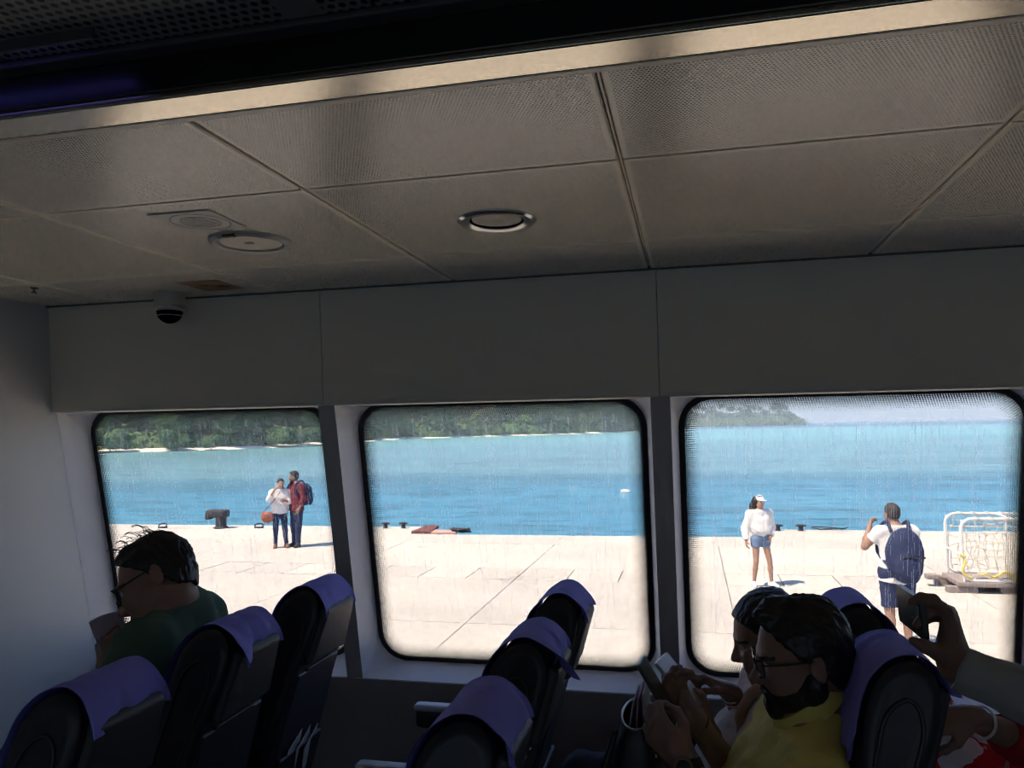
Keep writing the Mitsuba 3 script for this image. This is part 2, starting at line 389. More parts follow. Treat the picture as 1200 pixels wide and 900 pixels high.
class Sdf:
    """A smooth union of round cones and ellipsoids (and cuts), meshed on a grid."""
    def __init__(self): self.ops = []
    def cone(self, a, b, ra, rb=None, k=.02, flat=0, sub=False):
        a, b = A(a, float), A(b, float); rb = ra if rb is None else rb
        r = max(ra, rb)
        def fn(p):
            ba = b - a; t = (p - a) @ ba / (ba @ ba + 1e-12)
            h = np.clip(t, 0, 1)
            d = np.linalg.norm(p - a - h[..., None] * ba, axis=-1) - (ra + (rb - ra) * h)
            L = np.linalg.norm(ba)
            if flat & 1: d = np.maximum(d, -t * L)
            if flat & 2: d = np.maximum(d, (t - 1) * L)
            return d
        self.ops.append((fn, np.minimum(a, b) - r, np.maximum(a, b) + r, k, 'sub' if sub else 'add')); return self
    def chain(self, pts, rs, k=.02):
        for i in range(len(pts) - 1): self.cone(pts[i], pts[i + 1], rs[i], rs[i + 1], k)
        return self
    def ell(self, c, r, R=None, k=.02, sub=False):
        c, r = A(c, float), A(r, float); R = np.eye(3) if R is None else A(R)     # rows of R: the ellipsoid's axes
        def fn(p):
            q = (p - c) @ R.T
            k0 = np.linalg.norm(q / r, axis=-1); k1 = np.linalg.norm(q / r ** 2, axis=-1)
            return k0 * (k0 - 1) / np.maximum(k1, 1e-9)
        e = np.abs(R.T * r).sum(1)
        self.ops.append((fn, c - e, c + e, k, 'sub' if sub else 'add')); return self
    def neckline(self, neck, n, up=.03, r=.15):
        c = A(neck, float) + unit(n) * up
        return self.cut(c, n, c - r, c + r)
    def cut(self, c, n, lo=None, hi=None):
        """Removes what lies beyond the plane (inside the box lo..hi if given)."""
        c, n = A(c, float), unit(n)
        self.ops.append((lambda p: (p - c) @ n, lo, hi, 0, 'cut')); return self
    def mesh(self, h, grow=0.0):
        add = [o for o in self.ops if o[4] == 'add']
        lo = np.min([o[1] for o in add], 0) - 3 * h - grow; hi = np.max([o[2] for o in add], 0) + 3 * h + grow
        n = np.ceil((hi - lo) / h).astype(int) + 1
        ax = [lo[i] + h * np.arange(n[i]) for i in range(3)]
        F = np.full(n, .15, np.float32)
        for fn, a, b, k, op in self.ops:
            if a is None: i0, i1 = np.zeros(3, int), n
            else:
                m = (k + 2.5 * h + grow) if op != 'cut' else 0
                i0 = np.clip(np.floor((a - m - lo) / h).astype(int), 0, n); i1 = np.clip(np.ceil((b + m - lo) / h).astype(int) + 1, 0, n)
            if (i1 <= i0).any(): continue
            sl = tuple(slice(i0[j], i1[j]) for j in range(3))
            p = np.stack(np.meshgrid(*[ax[j][sl[j]] for j in range(3)], indexing='ij'), -1).astype(np.float32)
            d = fn(p).astype(np.float32); f = F[sl]
            if op == 'add':
                d -= grow
                hh = np.maximum(k - np.abs(f - d), 0); F[sl] = np.minimum(f, d) - hh * hh * .25 / max(k, 1e-6)
            elif op == 'sub':
                d = -d; hh = np.maximum(k - np.abs(f - d), 0); F[sl] = np.maximum(f, d) + hh * hh * .25 / max(k, 1e-6)
            else: F[sl] = np.maximum(f, d)
        return nets(F, lo, h)

def nets(F, lo, h):
    n = A(F.shape); inside = F < 0
    acc = np.zeros(tuple(n - 1) + (3,), np.float32); cnt = np.zeros(tuple(n - 1), np.float32)
    quads = []
    for a in range(3):
        s0 = [slice(None)] * 3; s1 = [slice(None)] * 3; s0[a] = slice(0, -1); s1[a] = slice(1, None)
        cr = np.argwhere(inside[tuple(s0)] != inside[tuple(s1)])
        if not len(cr): continue
        e = np.zeros(3, int); e[a] = 1
        f0 = F[tuple(cr.T)]; f1 = F[tuple((cr + e).T)]
        t = f0 / (f0 - f1); pos = cr.astype(np.float32); pos[:, a] += t
        b, c = (a + 1) % 3, (a + 2) % 3
        ok = (cr[:, b] > 0) & (cr[:, c] > 0) & (cr[:, b] < n[b] - 1) & (cr[:, c] < n[c] - 1)
        cr, pos, f0 = cr[ok], pos[ok], f0[ok]
        cells = []
        for db, dc in ((-1, -1), (0, -1), (0, 0), (-1, 0)):
            q = cr.copy(); q[:, b] += db; q[:, c] += dc; cells.append(q)
            np.add.at(acc, tuple(q.T), pos); np.add.at(cnt, tuple(q.T), 1)
        ids = np.stack([np.ravel_multi_index(q.T, tuple(n - 1)) for q in cells], 1)
        flip = f0 > 0
        ids[flip] = ids[flip][:, ::-1]
        quads.append(ids)
    q = np.vstack(quads); u, inv = np.unique(q, return_inverse=True); q = inv.reshape(q.shape)
    v = acc.reshape(-1, 3)[u] / np.maximum(cnt.reshape(-1)[u], 1)[:, None]
    f = np.vstack([q[:, [0, 1, 2]], q[:, [0, 2, 3]]])
    m = trimesh.Trimesh(v * h + lo, f, process=False)
    e = m.edges_unique; V = A(m.vertices); deg = np.bincount(e.ravel(), minlength=len(V))[:, None]
    for lam in (.5, -.5, .5, -.5, .3):
        acc2 = np.stack([np.bincount(e[:, 0], V[e[:, 1], j], len(V)) + np.bincount(e[:, 1], V[e[:, 0], j], len(V)) for j in range(3)], 1)
        V = V + lam * np.clip(acc2 / np.maximum(deg, 1) - V, -.5 * h, .5 * h)
    m.vertices = V; return m

def vnoise(v, scale, seed=0): return meshkit.noise(np.asarray(v) * scale, seed) - .5
def wrinkle(m, amp, scale=(22, 22, 9), seed=0):
    """Cloth folds: pushes the vertices along their normals."""
    v = np.asarray(m.vertices); n = np.asarray(m.vertex_normals)
    d = vnoise(v, A(scale), seed) * 1.2 + vnoise(v, A(scale) * 2.3, seed + 1) * .6
    m.vertices = v + n * (amp * d)[:, None]; return m

class Head:
    """A head's frame: origin between the ears at eye level; f forward, u up (made square), l to its left."""
    def __init__(self, o, f, u=(0, 0, 1), s=1.0):
        self.o, self.s = A(o, float), s; self.f = unit(f); self.l = unit(np.cross(u, self.f)); self.u = np.cross(self.f, self.l)
        self.R = A([self.f, self.l, self.u])
    def at(self, x, y, z): return self.o + self.s * (x * self.f + y * self.l + z * self.u)
    def loc(self, v): return (np.asarray(v) - self.o) @ self.R.T / self.s
    def build(self, S, neck, fem=False):
        at, s, R = self.at, self.s, self.R
        S.ell(at(-.012, 0, .036), A([.097, .075, .086]) * s, R, .02 * s)
        S.ell(at(.030, 0, -.028), A([.058, .060, .082]) * s, R, .03 * s)
        w = .04 if not fem else .034
        for y in (-1, 1):
            S.cone(at(-.005, y * (w + .012), -.05), at(.06, y * .018, -.096), .022 * s, .017 * s, .03 * s)
            S.ell(at(.062, y * .036, -.03), A([.026, .024, .024]) * s, R, .03 * s)
        S.cone(at(.066, -.012, -.098), at(.066, .012, -.098), .018 * s, None, .02 * s)
        S.cone(at(.080, -.036, .020), at(.080, .036, .020), .010 * s, None, .018 * s)
        S.cone(at(.085, 0, .008), at(.110, 0, -.034), .0075 * s, .0105 * s, .012 * s)
        for y in (-1, 1):
            S.ell(at(.097, y * .0130, -.038), A([.012, .008, .008]) * s, R, .008 * s)
            S.ell(at(.100, y * .033, .002), A([.016, .019, .012]) * s, R, .014 * s, True)
            S.ell(at(-.022, y * .077, -.008), A([.018, .009, .032]) * s, R, .006 * s)
            S.ell(at(-.018, y * .087, -.006), A([.010, .006, .019]) * s, R, .004 * s, True)
        S.cone(at(.083, -.016, -.063), at(.083, .016, -.063), .0065 * s, None, .008 * s)
        S.cone(at(.081, -.014, -.074), at(.081, .014, -.074), .0070 * s, None, .008 * s)
        r = (.052 if not fem else .044) * s
        S.cone(at(-.03, 0, -.06), neck, r, r * 1.1, .03)
    def paint(self, v, skin, brow=(.02, .015, .012), lip=None):
        q = self.loc(v); c = np.tile(A(skin, float), (len(q), 1))
        lip = lip or [skin[0] * .75, skin[1] * .5, skin[2] * .5]
        m = (np.abs(q[:, 1]) < .024) & (np.abs(q[:, 2] + .068) < .011) & (q[:, 0] > .075); c[m] = lip
        m = (np.abs(np.abs(q[:, 1]) - .034) < .021) & (np.abs(q[:, 2] - .021 + .12 * np.abs(np.abs(q[:, 1]) - .034)) < .0045) & (q[:, 0] > .06); c[m] = brow
        return c
    def hair(self, thick=.012, line=.078, low=-.055, extra=None, sides=True):
        S = Sdf(); at, s = self.at, self.s
        S.ell(at(-.014, 0, .038), (A([.097, .075, .086]) + thick) * s, self.R, .02 * s)
        S.ell(at(-.045, 0, -.01), (A([.058, .066, .07]) + thick * .6) * s, self.R, .02 * s)
        if extra: extra(S)
        S.cut(at(line, 0, .082), self.R.T @ A([.74, 0, -.67]))
        S.cut(at(0, 0, low), self.R.T @ A([.15, 0, -1]))
        return S
    def eyes(self, key):
        for y in (-1, 1):
            m = trimesh.creation.icosphere(3, .0118 * self.s); d = m.vertices @ self.f / (.0118 * self.s)
            m.apply_translation(self.at(.0755, y * .033, .002))
            c = np.where((d > .93)[:, None], [.01, .008, .006], np.where((d > .80)[:, None], [.06, .03, .015], [.6, .57, .53]))
            put(key + '__eye', m, 'm_vcol', True, color=c)

P('m_vcol', {'type': 'mesh_attribute', 'name': 'vertex_color'}, 0.5, 0.4)
P('m_vcol_cloth', {'type': 'mesh_attribute', 'name': 'vertex_color'}, 0.85, 0.2)
P('m_hair', (.012, .010, .009), 0.42, 0.5)
P('m_black', (.012, .012, .013), 0.5)
P('m_lens', (.02, .02, .02), 0.05, 0.6)
SKIN, SKIN2 = (.30, .17, .11), (.40, .24, .17)

def hand(S, wr, x, dorsal, thumb, s=1.0, curl=(40, 45, 30), spread=.0, tcurl=.5, fist=None):
    """A hand on the field: x along the fingers, dorsal out of the back of the hand, thumb towards the thumb's side."""
    wr = A(wr, float); x = unit(x); z = A(dorsal, float); z = unit(z - x * (z @ x)); y = np.cross(z, x); y = y if y @ A(thumb) > 0 else -y
    P3 = lambda a, b, c: wr + s * (a * x + b * y + c * z)
    K = [(.088, .030), (.091, .010), (.086, -.010), (.077, -.029)]
    PH = [(.042, .025, .020), (.046, .028, .021), (.042, .026, .020), (.034, .020, .018)]
    S.cone(P3(-.015, 0, 0), P3(.03, 0, 0), .024 * s, .022 * s, .02 * s)
    for i, ((kx, ky), ph) in enumerate(zip(K, PH)):
        S.cone(P3(.012, ky * .62, 0), P3(kx, ky, .002), .0135 * s, .0105 * s, .016 * s)
        c = curl[i] if isinstance(curl[0], (tuple, list)) else curl
        ang, p = 0, A([kx, ky, .002])
        for j, L in enumerate(ph):
            ang += math.radians(c[j]); q = p + L * A([math.cos(ang), spread * (1.5 - i) * .1, -math.sin(ang)])
            S.cone(P3(*p), P3(*q), (.0098 - .0008 * j) * s, (.0092 - .0009 * j) * s, .005 * s); p = q
    t = tcurl
    ch = [(.018, .022, -.006), (.050, .046, -.014 - .01 * t), (.078, .056 - .012 * t, -.026 - .014 * t), (.100, .054 - .03 * t, -.036 - .018 * t)]
    for (a, b), r in zip(zip(ch[:-1], ch[1:]), ((.015, .0115), (.0110, .0098), (.0098, .0078))): S.cone(P3(*a), P3(*b), r[0] * s, r[1] * s, .008 * s)

def limbs(S, J, w=1.0, arms='lr', legs=True):
    """Torso, arms and legs between the joints of J."""
    s = J.get('s', 1.0) * w; k = .05
    pe, ch, ne = A(J['pelvis'], float), A(J['chest'], float), A(J['neck'], float)
    side = unit(A(J['sh_l'], float) - A(J['sh_r'], float)); hs = unit(A(J['hip_l'], float) - A(J['hip_r'], float))
    for sg in (-1, 1):
        S.cone(pe + hs * sg * .075 * s, (pe + ch) / 2 + side * sg * .055 * s, .105 * s, .095 * s, k)
        S.cone((pe + ch) / 2 + side * sg * .055 * s, ch + side * sg * .075 * s, .095 * s, .105 * s, k)
    S.cone(ch, ne - (ne - ch) * .1, .10 * s, .055 * s, k)
    for c, sg in (('l', 1), ('r', -1)):
        sh = A(J['sh_' + c], float)
        S.cone(ne, sh, .050 * s, .052 * s, k); S.cone(ch + side * sg * .06 * s, sh, .085 * s, .058 * s, k)
        if c in arms and 'el_' + c in J:
            el, wr = A(J['el_' + c], float), A(J['wr_' + c], float)
            S.cone(sh, el, .052 * s, .040 * s, .03); S.cone(el, el + (wr - el) * .35, .040 * s, .040 * s, .02); S.cone(el + (wr - el) * .35, wr, .040 * s, .025 * s, .02)
        if legs and 'kn_' + c in J:
            hp, kn, an, to = (A(J[q + c], float) for q in ('hip_', 'kn_', 'an_', 'to_'))
            S.cone(hp, kn, .088 * s, .056 * s, .05); S.cone(kn, kn + (an - kn) * .35, .054 * s, .055 * s, .02); S.cone(kn + (an - kn) * .35, an, .055 * s, .036 * s, .02)
            he = an + (an - to) * .25; he[2] = to[2] + .012
            S.cone(an, he, .036 * s, .034 * s, .02); S.cone(he, to, .034 * s, .028 * s, .02); S.cone(an, to, .036 * s, .028 * s, .02)

def garment(J, parts, t=.012, sleeve=1.0, leg=1.0, w=1.0, loose=0.0):
    """A cloth field over parts of the body: 'torso', 'arms' (down to the fraction sleeve of the arm), 'legs' (leg)."""
    S = Sdf(); s = J.get('s', 1.0) * w; k = .05
    pe, ch, ne = A(J['pelvis'], float), A(J['chest'], float), A(J['neck'], float)
    side = unit(A(J['sh_l'], float) - A(J['sh_r'], float)); hs = unit(A(J['hip_l'], float) - A(J['hip_r'], float))
    if 'torso' in parts:
        hem = pe + (ch - pe) * J.get('hem', -.15)
        for sg in (-1, 1):
            S.cone(hem + hs * sg * .075 * s, (pe + ch) / 2 + side * sg * .055 * s, (.108 + loose) * s + t, .097 * s + t + loose, k, 1)
            S.cone((pe + ch) / 2 + side * sg * .055 * s, ch + side * sg * .075 * s, .097 * s + t + loose, .106 * s + t, k)
        S.cone(ch, ne, .10 * s + t, .052 * s + t, k, 2)
        for c, sg in (('l', 1), ('r', -1)):
            sh = A(J['sh_' + c], float)
            S.cone(ne - (ne - ch) * .06, sh, .055 * s + t, .055 * s + t, k); S.cone(ch + side * sg * .06 * s, sh, .086 * s + t, .058 * s + t, k)
    if 'arms' in parts:
        for c in J.get('sleeves', 'lr'):
            sh, el, wr = (A(J[q + c], float) for q in ('sh_', 'el_', 'wr_'))
            ls = sleeve.get(c, 1) if isinstance(sleeve, dict) else sleeve
            u = min(ls / .5, 1); S.cone(sh, sh + (el - sh) * u, .054 * s + t, (.054 - .012 * u) * s + t + loose * .6, .03, 2 if u < 1 else 0)
            if ls > .5:
                q = (ls - .5) / .5; S.cone(el, el + (wr - el) * q, .042 * s + t + loose * .6, (.042 - .014 * q) * s + t + loose * .4, .02, 2)
    if 'legs' in parts:
        for sg in (-1, 1): S.cone(pe + hs * sg * .075 * s + (ch - pe) * .12, pe + hs * sg * .075 * s, .104 * s + t, .108 * s + t, k, 1)
        for c in 'lr':
            hp, kn, an = (A(J[q + c], float) for q in ('hip_', 'kn_', 'an_'))
            u = min(leg / .5, 1); S.cone(hp, hp + (kn - hp) * u, .092 * s + t, (.092 - .032 * u) * s + t, .05, 2 if u < 1 else 0)
            if leg > .5:
                q = (leg - .5) / .5; S.cone(kn, kn + (an - kn) * q, .060 * s + t, (.060 - .018 * q) * s + t, .03, 2)
    return S

def glasses(key, H, col='m_black', wide=.070):
    """Spectacles on the head: two rims with lenses, a bridge and temples over the ears."""
    g = key + '__glasses'
    rims = []
    for y in (-1, 1):
        pts = [H.at(.099 - .35 * abs(b) ** 2 * 0 - (.010 if abs(y * .035 + a) > .055 else 0) * 1, y * .035 + a, .001 + b) for _, a, b in rrect(.052, .038, .013, 5)]
        rims.append(tube(pts, .0022 * H.s, 6, True))
        rims.append(tube([H.at(.092, y * .062, .010), H.at(.04, y * .076, .010), H.at(-.02, y * .081, .012), H.at(-.04, y * .080, -.012)], .0021 * H.s, 6))
    rims.append(tube([H.at(.100, -.010, .004), H.at(.104, 0, .007), H.at(.100, .010, .004)], .0019 * H.s, 6))
    put(g, cat(rims), col, True)
    for y in (-1, 1):
        pts = [H.at(.0985, y * .035 + a, .001 + b) for _, a, b in rrect(.050, .036, .012, 5)]
        c = np.mean(pts, 0); n = len(pts)
        put(g + '__lens', trimesh.Trimesh(pts + [c], [[i, (i + 1) % n, n] for i in range(n)], process=False), 'm_lens_clear')
scene['m_lens_clear'] = {'type': 'thindielectric', 'int_ior': 1.5}

# ------------------------------------------------------------------ seats
tint('m_leather', (.016, .017, .022), (.026, .027, .034), 30, 0.42)
P('m_leather_back', (.030, .032, .040), 0.45)
P('m_pad', (.045, .047, .050), 0.5)
P('m_arm_top', (.50, .53, .58), 0.35)
P('m_frame', (.03, .03, .032), 0.45)
def cover_fn(p, n, uv):
    w = mikit.noise(p.x * 900, p.y * 900, p.z * 900)
    return mikit.mix((.21, .205, .62), (.26, .25, .72), w)
P('m_cover', mikit.proc(cover_fn), 0.9, 0.2, two=True, sheen=0.3)

SEAT_W = .43
LEAN = math.atan2(.215, .71)
def seat_path(s, off):
    """Local x, z of a point s up the backrest and off behind its middle line; the top of the middle line is at (0, 1.13)."""
    u = A([math.sin(LEAN), math.cos(LEAN)]); n = A([math.cos(LEAN), -math.sin(LEAN)])
    return A([-.215, .42]) + u * s + n * off
FRONT = [(0, -.070), (.12, -.078), (.25, -.070), (.38, -.058), (.48, -.056), (.54, -.064), (.60, -.070), (.66, -.068), (.70, -.052), (.725, -.028)]
BACK = [(.735, 0), (.725, .030), (.70, .050), (.66, .060), (.60, .062), (.54, .056), (.48, .052), (.35, .052), (.2, .054), (0, .050)]
def seat_profile(inset=0.0, s0=0.0):
    p = Polygon([seat_path(s, o) for s, o in FRONT + BACK]).buffer(.02).buffer(-.02)
    q = spline([seat_path(s, o) for s, o in FRONT + BACK], 5)
    p = Polygon(q)
    if inset: p = p.buffer(-inset)
    return p
def ring_of(poly, n=120):
    L = poly.exterior.length
    # start at the lowest front point so that rings of different insets match
    q = A([poly.exterior.interpolate(L * i / n).coords[0] for i in range(n)])
    i0 = np.argmin(((q - seat_path(0, -.05)) ** 2).sum(1))
    q = np.roll(q, -i0, 0)
    if np.cross(q[5] - q[0], q[20] - q[0]) > 0: q = np.roll(q[::-1], 1, 0)
    return q
def loft_y(rings, ys):
    n = len(rings[0]); v = np.vstack([np.stack([r[:, 0], np.full(n, y), r[:, 1]], 1) for r, y in zip(rings, ys)])
    f = []
    for k in range(len(rings) - 1):
        for i in range(n):
            j = (i + 1) % n; a = k * n; f += [[a + i, a + j, a + n + j], [a + i, a + n + j, a + n + i]]
    v = np.vstack([v, [v[:n].mean(0)], [v[-n:].mean(0)]]); c0 = len(v) - 2
    for i in range(n):
        j = (i + 1) % n; f += [[c0, j, i], [c0 + 1, (len(rings) - 1) * n + i, (len(rings) - 1) * n + j]]
    m = trimesh.Trimesh(v, f, process=False); m.fix_normals(); return m
_r0, _e = seat_profile(), .022
ins = [_e, _e * .62, _e * .3, _e * .08, 0, 0, _e * .08, _e * .3, _e * .62, _e]
yo = [0, .004, .009, .016, _e, SEAT_W - _e, SEAT_W - .016, SEAT_W - .009, SEAT_W - .004, SEAT_W]
BACKREST = loft_y([ring_of(seat_profile(i)) for i in ins], yo)
def side_ring(y):
    q = [seat_path(s, o) for s, o in [(.06, -.044), (.25, -.042), (.45, -.034), (.56, -.038), (.62, -.036), (.655, -.016), (.662, .004), (.645, .024), (.60, .036), (.5, .032), (.3, .030), (.06, .030)]]
    q = spline(q, 6); return tube(np.stack([q[:, 0], np.full(len(q), y), q[:, 1]], 1), .0042, 8)
def slab_on_back(s0, s1, y0, y1, o0, o1, r=.008):
    b = rbox(o0, o1, y0, y1, s0, s1, r); v = b.vertices
    u = A([math.sin(LEAN), 0, math.cos(LEAN)]); n = A([math.cos(LEAN), 0, -math.sin(LEAN)])
    b.vertices = A([-.215, 0, .42]) + v[:, 2:] * u + v[:, :1] * n + v[:, 1:2] * A([0, 1, 0]); return b
SEAT = [('backrest', BACKREST, 'm_leather', 40), ('side_ring', side_ring(-.001), 'm_frame', True), ('side_ring', side_ring(SEAT_W + .001), 'm_frame', True),
        ('headrest_pad', slab_on_back(.525, .70, .045, .395, .045, .080, .02), 'm_pad', 40),
        ('tray_latch', slab_on_back(.494, .506, .10, .33, .045, .062, .004), 'm_frame', 40),
        ('back_shell', slab_on_back(.02, .500, .03, .40, .040, .060, .012), 'm_leather_back', 40),
        ('pocket', slab_on_back(.06, .24, .05, .38, .058, .076, .008), 'm_frame', 40),
        ('cushion', rbox(-.66, -.20, .008, .422, .34, .455, .04), 'm_leather', 40),
        ('pedestal', cat([bx(-.50, -.30, .06, .10, .06, .35), bx(-.50, -.30, .33, .37, .06, .35), bx(-.60, -.22, .04, .39, .0, .06)]), 'm_frame', False)]
def taper(m):
    v = A(m.vertices); s_ = (v[:, 0] + .215) * math.sin(LEAN) + (v[:, 2] - .42) * math.cos(LEAN)
    w = .345 - .105 * np.clip((s_ - .34) / .34, 0, 1) ** 1.3 - .03 * np.clip((s_ - .66) / .08, 0, 1) ** 2
    v[:, 1] = .125 + (v[:, 1] / SEAT_W - .5) * w; m.vertices = v; return m
SEAT = [(n, taper(m) if n not in ('cushion', 'pedestal') else m.apply_translation((0, .125 - SEAT_W / 2, 0)), b, s) for n, m, b, s in SEAT]
SEAT_PLY = [(n, mikit.ply(m, b, s)) for n, m, b, s in SEAT]
ARM_PLY = [('armrest', mikit.ply(cat([rbox(-.56, -.17, .0, .045, .615, .678, .018), rbox(-.26, -.17, .008, .037, .40, .63, .008)]), 'm_frame', 40)),
           ('armrest__top_cap', mikit.ply(rbox(-.565, -.19, -.001, .046, .670, .692, .010), 'm_arm_top', 40))]
ROWX = [-1.136, -.359, .423, 1.200]
SY = [1.21, 1.672, 2.134]
SEATNAME = {(0, 0): 'dark blue seat in the left row, nearest the camera', (0, 1): 'dark blue seat in the left row right behind the man in green', (0, 2): 'dark blue seat of the left row beside the window with papers in its pocket',
            (1, 0): 'dark blue seat in the middle row nearest the camera, its cover low in view', (1, 1): 'dark blue seat in the middle of the centre row with a flipped up cover corner', (1, 2): 'dark blue seat of the centre row against the window',
            (2, 1): 'dark blue seat behind the man in the yellow shirt', (2, 2): 'dark blue seat behind the woman in the right row', (3, 1): 'seat of the last row holding the person with the grey sleeve', (3, 2): 'seat of the last row holding the person in red and white'}
tagged = []
for (r, c), text in SEATNAME.items():
    key = num('passenger_seat'); tagged.append(key)
    lab(key, text, 'seat', 'rows of passenger seats')
    tw = T().translate([ROWX[r], SY[c], 0])
    for n, p in SEAT_PLY:
        k = num(f'{key}__{n}'); scene[k] = {**p, 'to_world': tw}
        if n == 'headrest_pad': labels[k] = {'label': 'grey padded back of the headrest'}
    for n, p in ARM_PLY:
        if n == 'armrest': ak = num(f'{key}__armrest'); scene[ak] = {**p, 'to_world': T().translate([ROWX[r], SY[c] - .128, 0])}
        else: scene[f'{ak}__top_cap'] = {**p, 'to_world': T().translate([ROWX[r], SY[c] - .128, 0])}; labels[f'{ak}__top_cap'] = {'label': 'pale armrest top'}
    if c == 2:
        ak = num(f'{key}__armrest'); scene[ak] = {**ARM_PLY[0][1], 'to_world': T().translate([ROWX[r], SY[c] + .334, 0])}
        scene[f'{ak}__top_cap'] = {**ARM_PLY[1][1], 'to_world': T().translate([ROWX[r], SY[c] + .334, 0])}

# headrest covers: a cloth over the top of each seat
def cover(r, c, seed, front=.24, back=.14, flip=0.0):
    q = seat_profile(-.007).exterior; q = A(q.coords)[:-1]
    top = np.argmax(q[:, 1])
    q = np.roll(q, -top, 0)
    if q[3, 0] > q[0, 0] and True: pass
    d = np.concatenate([[0], np.cumsum(np.linalg.norm(np.diff(np.vstack([q, q[:1]]), axis=0), axis=1))])
    Lq = d[-1]; qq = np.vstack([q, q[:1]])
    sgn = 1 if qq[5, 0] > qq[0, 0] else -1      # +: towards the back
    nu, nv = 46, 26
    us = np.linspace(-front, back, nu); ys = np.linspace(.014, SEAT_W - .014, nv)
    v = []
    for iu, u in enumerate(us):
        t = (sgn * u) % Lq
        x, z = np.interp(t, d, qq[:, 0]), np.interp(t, d, qq[:, 1])
        t2 = (sgn * (u + .004)) % Lq
        tx, tz = np.interp(t2, d, qq[:, 0]) - x, np.interp(t2, d, qq[:, 1]) - z
        nx, nz = -tz, tx
        L = math.hypot(nx, nz) + 1e-9; nx, nz = nx / L, nz / L
        for y in ys:
            e = min(y - ys[0], ys[-1] - y)
            w = meshkit.noise(A([u * 18 + seed * 7, y * 26, seed]), seed); w2 = meshkit.noise(A([u * 45, y * 50 + seed, 3]), seed)
            end = max((u - back + .05) / .05, (-front + .06 - u) / .06, 0)
            off = .004 * w + .002 * w2 + end * .006 * w + .010 * max(0, 1 - e / .02) * end
            lift = flip * max(0, 1 - (y - ys[0]) / .16) * max(0, (u - back + .09) / .09)
            v.append([x + (nx) * (off + lift), y - .0 - .03 * lift / .05 * (flip > 0), z + nz * off - .35 * abs(lift) * .2])
    f = []
    for i in range(nu - 1):
        for j in range(nv - 1):
            a = i * nv + j; f += [[a, a + 1, a + nv + 1], [a, a + nv + 1, a + nv]]
    m = trimesh.Trimesh(v, f, process=False)
    # thickness
    vn = A(m.vertex_normals); inner = A(m.vertices) - vn * .0018
    b = taper(trimesh.Trimesh(np.vstack([m.vertices, inner]), np.vstack([m.faces, m.faces[:, ::-1] + len(v)]), process=False))
    b.apply_translation((ROWX[r], SY[c], 0)); return b
CT = {(0, 0): 'purple headrest cloth on the nearest seat of the left row, dim in shade', (0, 1): 'purple headrest cloth right of the man in the green shirt', (0, 2): 'bright purple headrest cloth in front of the left window post',
      (1, 0): 'purple headrest cloth low in the middle, nearest of the centre row', (1, 1): 'purple headrest cloth with a pointed flap, middle of the centre row', (1, 2): 'purple headrest cloth of the centre row against the sunny jetty',
      (2, 1): 'purple headrest cloth behind the head of the man in yellow', (2, 2): 'purple headrest cloth partly behind the head of the man in yellow, by the window', (3, 1): 'purple headrest cloth behind the person with the grey sleeve', (3, 2): 'purple headrest cloth behind the person in red'}
for i, ((r, c), text) in enumerate(CT.items()):
    k = put('headrest_cover', cover(r, c, i + 1, .25 if r >= 2 else .21, .115 if r == 0 else .10, .05 if (r, c) in ((1, 1), (0, 1)) else .012), 'm_cover', 50)
    lab(k, text, 'headrest cover', 'purple cloth headrest covers')

# papers in the pocket of the left row's window seat
P('m_paper', (.42, .41, .39), 0.7, two=True)
rp = random.Random(5)
for i in range(3):
    m = slab_on_back(.12, .275 - .012 * i, .055 + .045 * i, .165 + .045 * i, .062 + .005 * i, .0642 + .005 * i, .001)
    m.apply_transform(trimesh.transformations.rotation_matrix(rp.uniform(.1, .5), (1, 0, .1), m.centroid))
    m.apply_translation((ROWX[0], SY[2], 0))
    k = put('leaflet', m, 'm_paper'); lab(k, ['nearest', 'middle', 'farthest'][i] + ' of the creased pale leaflets in the pocket of the left row window seat', 'leaflet', 'leaflets in the seat pocket')

# ------------------------------------------------------------------ people in the cabin
def brush(m, amp, seed):          # short hair: fine ridges along the strands
    return wrinkle(m, amp, (60, 160, 40), seed)
def seatlegs(J, kx, y0, y1, kz=.52, w=.10):
    pe = A(J['pelvis'])
    J['hip_l'] = pe + A([-.03, -.085, -.01]); J['hip_r'] = pe + A([-.03, .085, -.01])
    J['kn_l'] = A([kx, y0, kz]); J['kn_r'] = A([kx, y1, kz])
    J['an_l'] = A([kx + .05, y0, .10]); J['an_r'] = A([kx + .05, y1, .10]); J['to_l'] = A([kx - .12, y0, .035]); J['to_r'] = A([kx - .12, y1, .035])

# the man in the yellow shirt
K = lab('person', 'bearded man in a yellow polo shirt and dark glasses looking at his phone', 'person')
J = dict(pelvis=(.05, 1.87, .55), chest=(.19, 1.87, .78), neck=(.245, 1.86, .945), sh_l=(.215, 1.67, .865), sh_r=(.215, 2.05, .865),
         el_l=(.10, 1.61, .64), wr_l=(-.035, 1.745, .880), el_r=(.13, 2.06, .65), wr_r=(-.010, 1.95, .885), s=1.0)
seatlegs(J, -.40, 1.79, 1.95)
HY = Head((.221, 1.845, 1.080), (-.975, -.05, -.15), s=.985)
S_ = Sdf(); HY.build(S_, A(J['neck']) - A([0, 0, .02])); limbs(S_, J)
hand(S_, J['wr_l'], (-.66, .25, .60), (-.42, -.85, .15), (.0, .2, 1), 1.0, ((48, 62, 40), (46, 66, 42), (46, 70, 44), (44, 70, 44)), 0, .6)
hand(S_, J['wr_r'], (-.50, -.10, .84), (-.75, .55, -.40), (.2, -.6, .6), 1.0, ((22, 30, 24), (26, 34, 26), (36, 44, 30), (42, 50, 34)), 0, .7)
m = S_.mesh(.0048)
put(K + '__body', m, 'm_vcol', True, color=HY.paint(m.vertices, (.27, .155, .105)))
HY.eyes(K)
